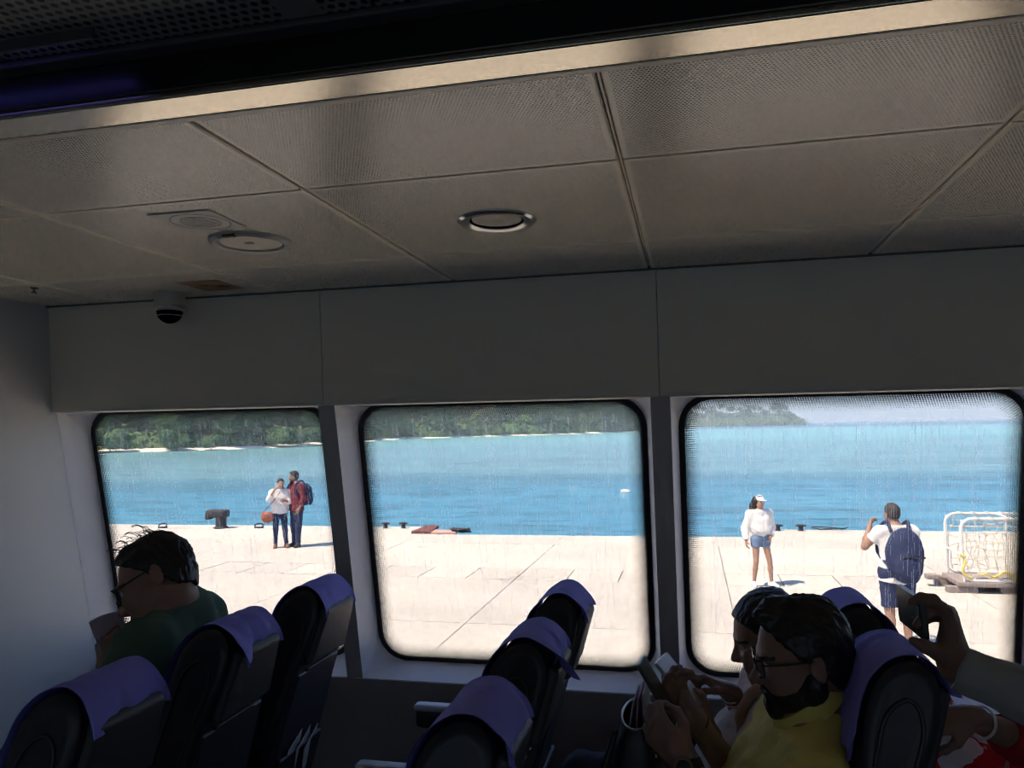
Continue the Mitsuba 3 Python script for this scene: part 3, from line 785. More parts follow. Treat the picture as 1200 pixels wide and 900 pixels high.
def tuft(S):
    S.cone(HY.at(.03, -.035, .112), HY.at(.070, .02, .105), .022, .018, .03); S.cone(HY.at(.068, .02, .10), HY.at(.080, .036, .088), .015, .009, .02)
    S.cone(HY.at(-.06, 0, .10), HY.at(.03, 0, .112), .022, .020, .03)
put(K + '__hair', brush(HY.hair(.008, .068, -.075, tuft).mesh(.0045), .007, 3), 'm_hair', True)
B = Sdf(); h_ = HY.s
for y in (-1, 1):
    B.cone(HY.at(-.010, y * .056, -.050), HY.at(.06, y * .020, -.098), .027 * h_, .024 * h_, .02); B.cone(HY.at(.030, y * .046, -.072), HY.at(.062, y * .034, -.070), .022 * h_, .018 * h_, .02)
    B.cone(HY.at(-.012, y * .069, -.022), HY.at(-.006, y * .057, -.06), .013 * h_, .024 * h_, .02)
    B.cone(HY.at(.094, y * .004, -.054), HY.at(.084, y * .026, -.064), .0075, .008, .006); B.cone(HY.at(.084, y * .026, -.064), HY.at(.072, y * .026, -.095), .009, .014, .01)
B.cone(HY.at(.072, -.012, -.098), HY.at(.072, .012, -.098), .0235 * h_, None, .02)
B.cut(HY.at(0, 0, -.018), HY.u)
put(K + '__beard', brush(B.mesh(.0045), .003, 8), 'm_hair', True); lab(K + '__beard', 'short dark beard and moustache')
glasses(K, HY)
P('m_yellow', (.66, .56, .15), 0.85, 0.2, sheen=.3)
G = garment(J, ('torso', 'arms'), .016, .36, loose=.008); G.neckline(J['neck'], (-.45, 0, .9))
put(K + '__shirt', wrinkle(G.mesh(.0055), .015, (16, 16, 12), 4), 'm_yellow', True); lab(K + '__shirt', 'yellow polo shirt')
# collar: a folded band round the neck, open at the front
def collar(nk, tilt, r0, r1, hgt, gap, fwd):
    v, f = [], []; n = 40
    fw = unit(fwd); lf = unit(np.cross((0, 0, 1), fw)); up = np.cross(fw, lf)
    for i in range(n + 1):
        a = math.radians(gap + (360 - 2 * gap) * i / n)
        d = fw * math.cos(a) + lf * math.sin(a); e = abs(math.cos(a / 2)) ** 6
        base = A(nk) + up * (-.03 * math.cos(a))
        for q in (base + d * r0 + up * -.006, base + d * (r0 + .004) + up * hgt, base + d * (r1 + .004) + up * (hgt * .95), base + d * (r1 + .012 + .012 * e) + up * (-.010 - .028 * e), base + d * (r1 + .008 + .012 * e) + up * (-.012 - .028 * e), base + d * (r0 + .006) + up * (hgt * .7)): v.append(q)
    for i in range(n):
        for j in range(6):
            a, b = i * 6 + j, i * 6 + (j + 1) % 6; f += [[a, b, b + 6], [a, b + 6, a + 6]]
    m = trimesh.Trimesh(v, f, process=False); m.fix_normals(); return m
put(K + '__collar', collar(A(J['neck']) + A([-.014, 0, .022]), 0, .074, .082, .032, 24, (-.95, 0, -.30)), 'm_yellow', 50)
P('m_trouser_dark', (.03, .03, .045), 0.9); P('m_shoe', (.03, .025, .02), 0.5)
put(K + '__trousers', wrinkle(garment(J, ('legs',), .014).mesh(.009), .010, seed=5), 'm_trouser_dark', True)
# watch and thread bracelet
def band(key, c, axis, r, w, bsdf, n=36, t=.002):
    ax = unit(axis); a = unit(np.cross(ax, (0.2, .3, .9))); b = np.cross(ax, a)
    prof = [(r, -w / 2), (r + t, -w / 2), (r + t, w / 2), (r, w / 2)]
    m = trimesh.creation.revolve(A(prof + prof[:1]), sections=n); M = np.eye(4); M[:3, 0], M[:3, 1], M[:3, 2], M[:3, 3] = a, b, ax, c
    m.apply_transform(M); return put(key, m, bsdf, 40)
P('m_gold', (.42, .32, .16), 0.3, 0.5, 0.9); P('m_thread', (.10, .01, .012), 0.8)
wl = A(J['wr_l']); el = A(J['el_l']); ax = unit(wl - el)
wk = band(K + '__watch', wl - ax * .018, ax, .0300, .020, 'm_black', t=.003); lab(wk, 'wristwatch with a round gold case')
fc = unit(A([-.25, -.9, .35]) - ax * (A([-.25, -.9, .35]) @ ax))
def disc(c, n, r, h):
    m = trimesh.creation.cylinder(r, h, sections=36); M = trimesh.geometry.align_vectors((0, 0, 1), n); m.apply_transform(M); m.apply_translation(c); return m
put(wk + '__case', disc(wl - ax * .018 + fc * .0345, fc, .020, .009), 'm_gold', 40); put(wk + '__dial', disc(wl - ax * .018 + fc * .0392, fc, .0165, .0012), 'm_black', 40)
band(K + '__thread_bracelet', A(J['wr_r']) - unit(A(J['wr_r']) - A(J['el_r'])) * .005, A(J['wr_r']) - A(J['el_r']), .0275, .004, 'm_thread', t=.003)
# his phone
def slab_at(c, right, up, w, h, t, r=.008):
    right, up = unit(right), unit(up); up = unit(up - right * (up @ right)); nrm = np.cross(right, up)
    q = A([p[1:] for p in rrect(w, h, r, 5)]); m = trimesh.creation.extrude_polygon(Polygon(q), t, engine='earcut'); v = A(m.vertices)
    m.vertices = A(c) + v[:, :1] * right + v[:, 1:2] * up + (v[:, 2:] - t / 2) * nrm; return m, nrm
P('m_phone', (.03, .032, .03), 0.25); P('m_phone_edge', (.42, .42, .40), 0.3, 0.5, .6); P('m_screen', (.055, .058, .042), 0.12)
P('m_olive', (.060, .058, .042), 0.3)
def phone(label, c, right, up, w=.074, h=.155, t=.0085, body='m_phone', screen='m_screen', group=None):
    k = num('phone'); lab(k, label, 'phone', group)
    m, n = slab_at(c, right, up, w, h, t); put(k + '__body', m, body, 40)
    m, _ = slab_at(A(c) + n * (t / 2 + .0003), right, up, w - .006, h - .006, .0008); put(k + '__screen', m, screen, 40)
    m, _ = slab_at(A(c) - n * (t / 2 + .0010) + unit(up) * (h / 2 - .024) - unit(right) * (w / 2 - .02), right, up, .024, .030, .002, .006); put(k + '__camera_bump', m, 'm_black', 40)
    return k
phone('dark phone held upright by the man in the yellow shirt', (-.094, 1.862, .985), (.10, 1, .05), (-.50, 0, .87), body='m_olive')

# the woman beside him
K = lab('person_001', 'woman with dark tied back hair beside the man in yellow, looking down at her phone', 'person')
J = dict(pelvis=(.06, 2.36, .55), chest=(.19, 2.36, .72), neck=(.225, 2.355, .848), sh_l=(.20, 2.20, .80), sh_r=(.20, 2.52, .80),
         el_l=(.10, 2.16, .60), wr_l=(.02, 2.20, .775), el_r=(.17, 2.53, .60), wr_r=(.085, 2.33, .838), s=.88)
seatlegs(J, -.36, 2.28, 2.44)
HW = Head((.192, 2.35, .988), (-.965, -.10, -.27), s=.96)
S_ = Sdf(); HW.build(S_, A(J['neck']) - A([0, 0, .02]), True); limbs(S_, J)
hand(S_, J['wr_r'], (-.92, -.05, .42), (.35, .35, .85), (-.3, -1, .1), .92, ((25, 50, 40), (55, 70, 45), (60, 75, 45), (62, 75, 45)), 0, .6)
hand(S_, J['wr_l'], (-.62, .2, .55), (-.5, -.75, .1), (0, .2, 1), .92, ((30, 40, 30), (32, 44, 30), (36, 48, 32), (40, 50, 34)), 0, .5)
m = S_.mesh(.0048); put(K + '__body', m, 'm_vcol', True, color=HW.paint(m.vertices, (.27, .155, .105)))
HW.eyes(K)
def bun(S): S.ell(HW.at(-.115, 0, -.01), (.045, .05, .045), HW.R, .03); S.cone(HW.at(-.03, 0, .05), HW.at(-.09, 0, -.0), .085, .055, .03)
put(K + '__hair', brush(HW.hair(.010, .072, -.075, bun).mesh(.0045), .004, 6), 'm_hair', True); lab(K + '__hair', 'dark hair combed back')
tint('m_beige_dress', (.46, .36, .31), (.58, .48, .42), 45, 0.9, 0.2)
G = garment(J, ('torso', 'arms'), .014, .40, loose=.01); G.neckline(J['neck'], (-.4, 0, .9))
put(K + '__dress', wrinkle(G.mesh(.0055), .012, (18, 18, 12), 9), 'm_beige_dress', True); lab(K + '__dress', 'pale pinkish brown dress')
put(K + '__trousers', wrinkle(garment(J, ('legs',), .014).mesh(.009), .010, seed=15), 'm_trouser_dark', True)
P('m_scarf', (.42, .27, .20), 0.9, two=True)
sc = spline([(.135, 2.24, .68), (.11, 2.245, .78), (.135, 2.25, .855), (.20, 2.28, .895), (.275, 2.35, .90), (.25, 2.43, .89)], 8)
put(K + '__scarf', wrinkle(tube(sc, .016, 10), .008, (40, 40, 40), 2), 'm_scarf', True)
P('m_bangle', (.70, .66, .62), 0.3); P('m_bangle_red', (.45, .03, .04), 0.35)
wr, el = A(J['wr_r']), A(J['el_r']); ax = unit(wr - el)
for i, b in enumerate(('m_bangle', 'm_bangle_red', 'm_bangle')): band(K + '__bangle', wr - ax * (.012 + .009 * i), ax, .027, .006, b, t=.003)
P('m_phone_white', (.74, .75, .78), 0.25)
phone('large white cased phone, a window reflection painted white on its screen, tilted in front of the window post by the woman', (-.047, 2.235, .882), (.30, .95, .10), (-.62, .1, .72), .085, .175, .010, 'm_phone_white', 'm_phone_white')  # screen is plain white: the bright window reflected in it is painted on

# black handbag on the man's lap, open, with a pink booklet and papers
K = lab('handbag', 'open black handbag with metal studs and pink papers inside', 'bag')
P('m_bag', (.016, .015, .017), 0.45); P('m_pink', (.45, .22, .38), 0.6)
def bag_body():
    v, f = [], []; n = 40
    for k, (zz, ws, ds) in enumerate(((.62, .10, .055), (.66, .125, .075), (.76, .125, .07), (.86, .115, .052), (.905, .105, .036))):
        for i in range(n):
            a = 2 * math.pi * i / n; c_, s_ = math.cos(a), math.sin(a)
            v.append((-.16 + ds * np.sign(c_) * abs(c_) ** .6 + .05 * (zz - .62), 1.93 + ws * np.sign(s_) * abs(s_) ** .6, zz))
    for k in range(4):
        for i in range(n):
            j = (i + 1) % n; f += [[k * n + i, k * n + j, k * n + n + j], [k * n + i, k * n + n + j, k * n + n + i]]
    v = A(v); inner = v.copy(); inner[:, 0] = -.16 + (v[:, 0] + .16) * .9; inner[:, 1] = 1.93 + (v[:, 1] - 1.93) * .93
    nb = len(v); f2 = [q[::-1] for q in (A(f) + nb).tolist()]
    rim = [[4 * n + i, 4 * n + (i + 1) % n, nb + 4 * n + (i + 1) % n] for i in range(n)] + [[4 * n + i, nb + 4 * n + (i + 1) % n, nb + 4 * n + i] for i in range(n)]
    bot = [[0, i + 1, i] for i in range(1, n - 1)]
    return trimesh.Trimesh(np.vstack([v, inner]), f + f2 + rim + bot, process=False)
put(K + '__body', wrinkle(bag_body(), .006, (20, 20, 20), 3), 'm_bag', True)
rimp = [(-.16 + .037 * math.cos(a) + .014, 1.93 + .106 * math.sin(a), .906) for a in np.arange(40) * 2 * math.pi / 40]
put(K + '__rim', tube(rimp, .0035, 6, True), 'm_phone_edge', True)
put(K + '__strap', tube(spline([(-.19, 1.83, .90), (-.225, 1.80, .80), (-.28, 1.79, .66), (-.30, 1.82, .58)], 8), .007, 8), 'm_bag', True)
for i in range(4): put(K + '__stud', trimesh.creation.icosphere(2, .0045).apply_translation((-.115 + .004 * i, 1.836 + .002 * i, .885 - .014 * i)), 'm_gold', True)
for i in range(3):
    m, _ = slab_at((-.158 + .016 * i, 1.93 + .01 * i, .90 + .006 * i), (.05, 1, 0), (.18 - .1 * i, 0, 1), .13, .11, .004, .004)
    k = put('booklet', m, ['m_paper', 'm_pink', 'm_paper'][i], 30)
    lab(k, ['white booklet in the open black handbag, leftmost', 'pink booklet in the open black handbag', 'white booklet in the open black handbag behind the pink one'][i], 'booklet', 'booklets in the handbag')

# the man in the green shirt
K = lab('person_002', 'man with glasses in a dark green shirt bent over a sheet of paper', 'person')
J = dict(pelvis=(-1.53, 1.93, .55), chest=(-1.43, 1.96, .90), neck=(-1.425, 1.945, 1.110), sh_l=(-1.415, 1.795, 1.035), sh_r=(-1.47, 2.10, 1.035),
         el_l=(-1.50, 1.69, .84), wr_l=(-1.530, 1.80, .968), el_r=(-1.58, 2.18, .78), wr_r=(-1.64, 2.05, .80), s=1.0)
seatlegs(J, -1.98, 1.82, 2.02)
HG = Head((-1.462, 1.900, 1.190), (-.76, -.46, -.46), (-.30, .34, 1), s=1.0)
S_ = Sdf(); HG.build(S_, A(J['neck']) - A([0, 0, .02])); limbs(S_, J)
hand(S_, J['wr_l'], (-.20, .02, .97), (-.40, -.85, -.2), (.75, -.3, .3), .95, ((55, 70, 45), (60, 75, 45), (62, 76, 45), (64, 76, 45)), 0, .9)
hand(S_, J['wr_r'], (-.6, -.5, .3), (-.3, .2, .9), (.2, -.8, .5), .95, (30, 40, 30), 0, .5)
m = S_.mesh(.0048); put(K + '__body', m, 'm_vcol', True, color=HG.paint(m.vertices, (.30, .175, .12)))
HG.eyes(K)
def top(S): S.cone(HG.at(-.05, 0, .098), HG.at(.04, .01, .104), .024, .020, .03)
put(K + '__hair', brush(HG.hair(.008, .062, -.045, top).mesh(.0045), .008, 12), 'm_hair', True)
rr = np.random.default_rng(4); st = []
for i in range(46):
    a, b = rr.uniform(-.07, .05), rr.uniform(-.055, .055); p0 = HG.at(a, b, .118 - 4 * (a * a + b * b) * .6)
    d = unit(HG.u + rr.normal(0, .5, 3)); L = rr.uniform(.015, .05) if i % 3 else rr.uniform(.04, .062)
    st.append(tube(spline([p0, p0 + d * L * .5, p0 + d * L * .85 + HG.f * L * .25, p0 + d * L * .9 + HG.f * L * .5], 4), [.0011] * 13, 4))
put(K + '__hair__loose_strands', cat(st), 'm_hair'); lab(K + '__hair__loose_strands', 'loose strands standing up', kind='stuff')
glasses(K, HG)
P('m_green', (.085, .145, .10), 0.85, 0.2, sheen=.2)
G = garment(J, ('torso', 'arms'), .018, .42, loose=.01); G.neckline(J['neck'], (-.55, -.3, .8), .045)
put(K + '__shirt', wrinkle(G.mesh(.0055), .012, (13, 13, 10), 14), 'm_green', True); lab(K + '__shirt', 'dark green t-shirt')
put(K + '__trousers', wrinkle(garment(J, ('legs',), .014).mesh(.009), .010, seed=25), 'm_trouser_dark', True)
P('m_sheet', (.55, .54, .66), 0.7, two=True)
v, f = [], []
for i in range(13):
    t = i / 12; base = A([-1.558, 1.79, 1.112]) + t * A([.11, .035, -.165]) + A([-.02, 0, -.012]) * math.sin(t * 3.1)
    for j in range(6): v.append(base + A([.010, .105, .012]) * (j / 5 - .25) + A([0, 0, .004]) * math.sin(j * .9 + t * 4))
for i in range(12):
    for j in range(5): a = i * 6 + j; f += [[a, a + 1, a + 7], [a, a + 7, a + 6]]
k = put('paper_sheet', trimesh.Trimesh(v, f, process=False), 'm_sheet', True); lab(k, 'curled white sheet of paper held by the man in green', 'paper')

# the two passengers at the right edge
K = lab('person_003', 'person in a grey long sleeve holding up a phone at the right edge', 'person')
J = dict(pelvis=(.86, 1.90, .55), chest=(.95, 1.84, .82), neck=(1.0, 1.82, 1.00), sh_l=(.95, 1.62, .93), sh_r=(.98, 2.0, .93),
         el_l=(.715, 1.475, 1.055), wr_l=(.448, 1.55, 1.160), el_r=(.80, 2.05, .72), wr_r=(.62, 1.95, .66), s=1.0)
seatlegs(J, .46, 1.80, 1.96)
HR = Head((.97, 1.81, 1.17), (-1, -.1, -.1), s=1.0)
S_ = Sdf(); HR.build(S_, A(J['neck']) - A([0, 0, .02])); limbs(S_, J)
# its raised hand, finger by finger round the phone
W0 = A([.446, 1.55, 1.168]); kn = [A([.428, 1.520, 1.262]), A([.440, 1.543, 1.256]), A([.449, 1.565, 1.243]), A([.455, 1.583, 1.226])]
S_.cone(J['wr_l'], W0, .026, .026, .02)
for q in kn: S_.cone(W0 + (q - W0) * .15, q, .0165, .0125, .018)
S_.cone(W0 + A([-.012, -.012, .02]), A([.428, 1.524, 1.205]), .02, .016, .02)
S_.chain([kn[0], A([.404, 1.505, 1.286]), A([.383, 1.498, 1.290]), A([.366, 1.500, 1.282])], [.0105, .0098, .009, .008], .006)
S_.chain([kn[1], A([.418, 1.520, 1.270]), A([.394, 1.515, 1.258]), A([.378, 1.514, 1.240])], [.0105, .0098, .009, .008], .006)
S_.chain([kn[2], A([.430, 1.556, 1.262]), A([.404, 1.558, 1.258]), A([.388, 1.556, 1.242])], [.010, .0094, .0088, .0078], .006)
S_.chain([kn[3], A([.436, 1.580, 1.240]), A([.416, 1.583, 1.236]), A([.402, 1.580, 1.224])], [.0092, .0085, .008, .007], .006)
S_.chain([W0 + A([-.008, -.016, .02]), A([.412, 1.512, 1.192]), A([.388, 1.500, 1.205]), A([.366, 1.500, 1.215])], [.0165, .0135, .0105, .008], .012)
hand(S_, J['wr_r'], (-.9, -.1, -.3), (0, .2, 1), (0, -1, .1), 1.0, (20, 30, 20))
m = S_.mesh(.0048); put(K + '__body', m, 'm_vcol', True, color=HR.paint(m.vertices, (.23, .13, .09)))
HR.eyes(K); put(K + '__hair', brush(HR.hair(.012).mesh(.006), .006, 22), 'm_hair', True)
tint('m_grey_shirt', (.30, .30, .28), (.36, .36, .34), 8, 0.85, 0.2)
G = garment(J, ('torso', 'arms'), .011, {'l': 1.0, 'r': .93}, loose=.008); G.neckline(J['neck'], (-.4, 0, .9))
put(K + '__shirt', wrinkle(G.mesh(.0055), .014, (16, 16, 16), 31), 'm_grey_shirt', True); lab(K + '__shirt', 'grey long sleeved shirt')
P('m_trouser_olive', (.20, .18, .13), 0.9)
put(K + '__trousers', wrinkle(garment(J, ('legs',), .018).mesh(.009), .012, seed=35), 'm_trouser_olive', True)
phone('phone held up sideways by the person with the grey sleeve', (.386, 1.575, 1.250), (-.03, 1, -.01), (-.05, 0, 1), .150, .070, .009)

K = lab('person_004', 'person in a red and white patterned dress seated by the window at the right edge', 'person')
J = dict(pelvis=(.92, 2.36, .55), chest=(1.0, 2.36, .80), neck=(1.03, 2.36, .96), sh_l=(.98, 2.18, .90), sh_r=(1.0, 2.53, .90),
         el_l=(.78, 2.02, .84), wr_l=(.56, 1.86, .965), el_r=(.95, 2.56, .66), wr_r=(.75, 2.45, .62), s=.9)
seatlegs(J, .60, 2.26, 2.44, .78)
J['an_l'] = A([.52, 2.26, .42]); J['to_l'] = A([.42, 2.26, .40]); J['an_r'] = A([.58, 2.44, .30]); J['to_r'] = A([.46, 2.44, .26])
HP = Head((.99, 2.36, 1.12), (-1, .1, -.05), s=.95)
S_ = Sdf(); HP.build(S_, A(J['neck']) - A([0, 0, .02]), True); limbs(S_, J)
hand(S_, J['wr_l'], (-.93, -.15, -.10), (-.1, -.55, .83), (-.2, -.75, -.4), .92, ((18, 35, 30), (20, 38, 30), (22, 40, 30), (24, 40, 30)), 0, .4)
hand(S_, J['wr_r'], (-1, 0, -.2), (0, .2, 1), (0, -1, 0), .92, (20, 30, 20))
m = S_.mesh(.0052); put(K + '__body', m, 'm_vcol', True, color=HP.paint(m.vertices, (.25, .145, .10)))
HP.eyes(K); put(K + '__hair', brush(HP.hair(.012, .074, -.10).mesh(.006), .005, 42), 'm_hair', True)
def floral(p, n, uv):
    d1, d2, r = mikit.voronoi(p.x * 16 + .35 * mikit.noise(p.x * 40, p.y * 40, p.z * 40), p.z * 16 + p.y * 9)
    petal = (d1 < .40 + .10 * r) & (r > .25)
    leaf = mikit.noise(p.x * 45, p.y * 30, p.z * 45) > .72
    return dr.select(petal, mi.Color3f(.72, .60, .60), dr.select(leaf, mi.Color3f(.55, .33, .34), mi.Color3f(.52, .022, .035)))
P('m_floral', mikit.proc(floral), 0.85, 0.2)
P('m_red', (.36, .02, .03), 0.85, 0.2)
G = garment(J, ('torso', 'arms'), .014, {'l': .80, 'r': .8}, loose=.008); G.neckline(J['neck'], (-.4, 0, .9))
put(K + '__blouse', wrinkle(G.mesh(.0055), .012, (18, 18, 18), 44), 'm_red', True)
put(K + '__skirt', wrinkle(garment(J, ('legs',), .030, leg=.85).mesh(.007), .035, (13, 13, 13), 45), 'm_floral', True); lab(K + '__skirt', 'red and white patterned skirt over the raised knees')
wr, el = A(J['wr_l']), A(J['el_l']); ax = unit(wr - el); band(K + '__bangle', wr - ax * .035, ax, .031, .005, 'm_bangle', t=.004)

# ------------------------------------------------------------------ fixtures on the ceiling
P('m_fixture', (.50, .48, .43), 0.35); P('m_dark_hole', (.02, .02, .022), 0.4); P('m_chrome', (.55, .53, .50), 0.15, 0.5, 0.9)
P('m_dome', (.01, .01, .012), 0.05, 0.6); P('m_sign_orange', (.36, .20, .07), 0.5); P('m_sign_dark', (.05, .03, .015), 0.5)
K = lab('ceiling_downlight', 'round recessed downlight with a metal ring, unlit, in the middle of the ceiling', 'downlight')
c = (-.446, 1.808, CZ)
put(K + '__ring', lathe([(.066, .0), (.072, -.006), (.090, -.008), (.096, -.003), (.097, .003), (.066, .003)], 64, c), 'm_chrome', 40)
put(K + '__reflector', lathe([(.066, -.003), (.062, -.001), (.058, .004), (.052, .010), (.040, .0125), (.0, .013)], 48, c), 'm_dark_grey', True)
K = lab('ceiling_speaker', 'round flat ceiling cover with a lipped rim, beside the square vent', 'speaker')
c = (-1.120, 1.820, CZ)
put(K + '__rim', lathe([(.084, -.001), (.086, -.010), (.096, -.012), (.106, -.006), (.108, .003), (.084, .003)], 64, c), 'm_fixture', 40)
put(K + '__cover', lathe([(.0, -.006), (.078, -.006), (.081, -.003), (.081, .003), (0, .003)], 64, c), 'm_ceiling_plain', 40)
put(K + '__clip', bx(-1.137, -1.103, 1.715, 1.727, CZ - .013, CZ - .004), 'm_dark_hole')
put(K + '__knob', rbox(-1.132, -1.108, 1.806, 1.820, CZ - .010, CZ - .005, .003), 'm_fixture', 40)
K = lab('ceiling_vent', 'square cream plate with a round grille in front of the round speaker cover', 'vent')
def plate(cx, cy, w, rot, t):
    m = rbox(-w / 2, w / 2, -w / 2, w / 2, -t, .002, .002); m.apply_transform(trimesh.transformations.rotation_matrix(rot, (0, 0, 1))); m.apply_translation((cx, cy, CZ)); return m
put(K + '__plate', plate(-1.128, 1.606, .160, .02, .004), 'm_fixture', 30)
for r in (.045, .068): put(K + '__groove', lathe([(r - .0012, -.0046), (r + .0012, -.0046), (r + .0012, -.0035), (r - .0012, -.0035)], 48, (-1.122, 1.606, CZ)), 'm_dark_grey')
hh = []
for i in range(-4, 5):
    for j in range(-4, 5):
        if i * i + j * j < 19: hh.append(bx(-1.126 + .0095 * i, -1.119 + .0095 * i, 1.606 + .0095 * j - .001, 1.606 + .0095 * j + .001, CZ - .0046, CZ - .0035))
put(K + '__slots', cat(hh), 'm_dark_grey'); lab(K + '__slots', 'grid of small slots', kind='stuff')
K = lab('dome_camera', 'white dome security camera with a black glossy dome under the ceiling corner', 'camera')
c = (-1.815, 2.420, CZ)
put(K + '__base', lathe([(0, .002), (.052, .002), (.052, -.044), (.060, -.052), (.060, -.062), (.046, -.066), (0, -.066)], 48, c), 'm_fixture', 40)
put(K + '__dome', lathe([(.046, -.064)] + [(.044 * math.cos(a), -.066 - .044 * math.sin(a)) for a in np.linspace(0, math.pi / 2, 12)], 40, c), 'm_dome', True)
put(K + '__glint_ring', lathe([(.040, -.084), (.0425, -.083), (.0425, -.080), (.040, -.081)], 40, c), 'm_chrome', True)
K = lab('ceiling_sign', 'small orange brown sticker with a dark arrow on the ceiling near the dome camera', 'sign')
m = bx(-.075, .075, -.085, .085, -.0015, .001); m.apply_translation((-1.588, 2.335, CZ)); put(K + '__plate', m, 'm_sign_orange')
ar = Polygon([(-.052, -.006), (.012, -.006), (.012, -.026), (.052, 0), (.012, .026), (.012, .006), (-.052, .006)])
m = trimesh.creation.extrude_polygon(ar, .0012, engine='earcut'); m.apply_transform(trimesh.transformations.rotation_matrix(.55, (0, 0, 1))); m.apply_translation((-1.575, 2.335, CZ - .0026)); put(K + '__arrow', m, 'm_sign_dark')
K = lab('sprinkler', 'small dark sprinkler head on the ceiling at the far left', 'sprinkler')
put(K, lathe([(0, .001), (.012, .001), (.012, -.004), (.004, -.006), (.004, -.014), (.010, -.016), (.010, -.018), (0, -.018)], 20, (-2.164, 2.182, CZ)), 'm_dark_grey', 40)
# blue cove light at the far left of the raised ceiling's edge
scene['m_led'] = {'type': 'diffuse', 'reflectance': {'type': 'rgb', 'value': [.2, .2, .3]}}
K = lab('cove_light', 'dim blue light in the cove along the raised ceiling edge at the far left', 'light')
put(K + '__strip', bx(XL + .02, -.86, .909, .918, RZ - .006, RZ - .001), 'm_led', emitter={'type': 'area', 'radiance': {'type': 'rgb', 'value': [.05, .045, .26]}})
put(K + '__shield', bx(XL + .02, -.80, .898, .902, RZ - .016, RZ), 'm_dark_grey')

# ------------------------------------------------------------------ people on the jetty
P('m_white_cloth', (.80, .78, .75), 0.85, 0.2); P('m_denim_dark', (.035, .05, .10), 0.85, 0.2); P('m_denim', (.16, .24, .38), 0.85, 0.2)
P('m_boot', (.20, .085, .05), 0.6); P('m_white_shoe', (.75, .74, .72), 0.6); P('m_navy', (.035, .045, .10), 0.85, 0.2); P('m_brown_bag', (.30, .095, .055), 0.5)
P('m_hair_soft', (.02, .015, .013), 0.6); P('m_grey_hair', (.05, .047, .045), 0.7)
def plaid(p, n, uv):
    a = mikit.smoothstep(.35, .5, dr.abs(p.x * 9 - dr.floor(p.x * 9) - .5)); b = mikit.smoothstep(.35, .5, dr.abs(p.z * 9 - dr.floor(p.z * 9) - .5))
    return mikit.mix((.20, .045, .055), (.035, .03, .05), dr.maximum(a, b) * .75)
P('m_plaid', mikit.proc(plaid), 0.9, 0.2)

def stander(x, y, face, h, pose=None):
    """Joints of a standing figure on the jetty; face: heading angle in degrees (0 = +x, 90 = away from the boat)."""
    s = h / 1.75; a = math.radians(face); f = A([math.cos(a), math.sin(a), 0]); l = A([-math.sin(a), math.cos(a), 0])
    T0 = dict(pelvis=(0, 0, .95), chest=(0, 0, 1.26), neck=(0, 0, 1.46), head=(.03, 0, 1.632), sh_l=(0, .185, 1.40), sh_r=(0, -.185, 1.40),
              el_l=(-.03, .24, 1.13), wr_l=(.02, .25, .88), el_r=(-.03, -.24, 1.13), wr_r=(.02, -.25, .88), hip_l=(0, .09, .90), hip_r=(0, -.09, .90),
              kn_l=(.02, .10, .49), kn_r=(.02, -.10, .49), an_l=(-.02, .11, .085), an_r=(-.02, -.11, .085), to_l=(.13, .13, .03), to_r=(.13, -.13, .03))
    T0.update(pose or {})
    J = {k: A([x, y, JZ]) + s * (v[0] * f + v[1] * l + v[2] * A([0, 0, 1])) for k, v in T0.items()}
    J['s'] = s; J['f'], J['l'] = f, l
    J['W'] = lambda a_, b_, c_: A([x, y, JZ]) + s * (a_ * f + b_ * l + c_ * A([0, 0, 1]))
    return J
def figure(K, J, skin, hf, w=1.0, fem=False, hu=(0, 0, 1), h=.010, curl=(25, 30, 20), hands=None):
    H = Head(J['head'], hf, hu, J['s'])
    S = Sdf(); H.build(S, J['neck'], fem); limbs(S, J, w)
    for c in 'lr':
        d = unit(J['wr_' + c] - J['el_' + c]); th = (hands or {}).get(c, J['f']); hand(S, J['wr_' + c], d, J['l'] * (1 if c == 'l' else -1) + .1 * J['f'], th, J['s'], curl)
    m = S.mesh(h); put(K + '__body', m, 'm_vcol', True, color=H.paint(m.vertices, skin)); return H
def cloth(K, name, S, bsdf, h=.011, amp=.012, seed=1, text=None):
    k = put(K + '__' + name, wrinkle(S.mesh(h), amp, (11, 11, 8), seed), bsdf, True)
    if text: lab(k, text)
    return k
def shoes(K, J, bsdf, high=0.0):
    for c in 'lr':
        S = Sdf(); s = J['s']; an, to = J['an_' + c], J['to_' + c]; he = an + (an - to) * .25; he[2] = to[2] + .012
        S.cone(he, to, .042 * s, .036 * s, .02); S.cone(an + A([0, 0, high]), he, .044 * s, .042 * s, .02, 1); S.cone(an, to, .040 * s, .034 * s, .02); S.cut((0, 0, JZ + .001), (0, 0, -1))
        put(K + '__shoe', S.mesh(.008), bsdf, True)

# woman in the white cap
K = lab('person_005', 'woman in a white cap, white cropped shirt and denim shorts posing on the jetty', 'person')
J = stander(1.08, 13.80, -72, 1.52, dict(pelvis=(0, .03, .95), chest=(0, .0, 1.26), an_l=(.02, .19, .085), to_l=(.15, .25, .03), kn_l=(.04, .16, .49), an_r=(-.06, -.13, .085), to_r=(.08, -.17, .03), kn_r=(.03, -.11, .49),
            el_r=(-.05, -.27, 1.13), wr_r=(.02, -.29, .90), el_l=(-.08, .27, 1.14), wr_l=(.10, .17, .97)))
H = figure(K, J, (.40, .24, .17), J['f'] + .35 * J['l'], .90, True)
hs = H.hair(.014, .072, -.12)
hs.chain([H.at(-.06, -.03, .02), H.at(-.10, -.06, -.08), H.at(-.11, -.10, -.17), H.at(-.10, -.15, -.20)], [.07, .06, .045, .02], .03); hs.chain([H.at(-.06, .04, .02), H.at(-.08, .07, -.09), H.at(-.03, .09, -.19)], [.06, .045, .025], .03)
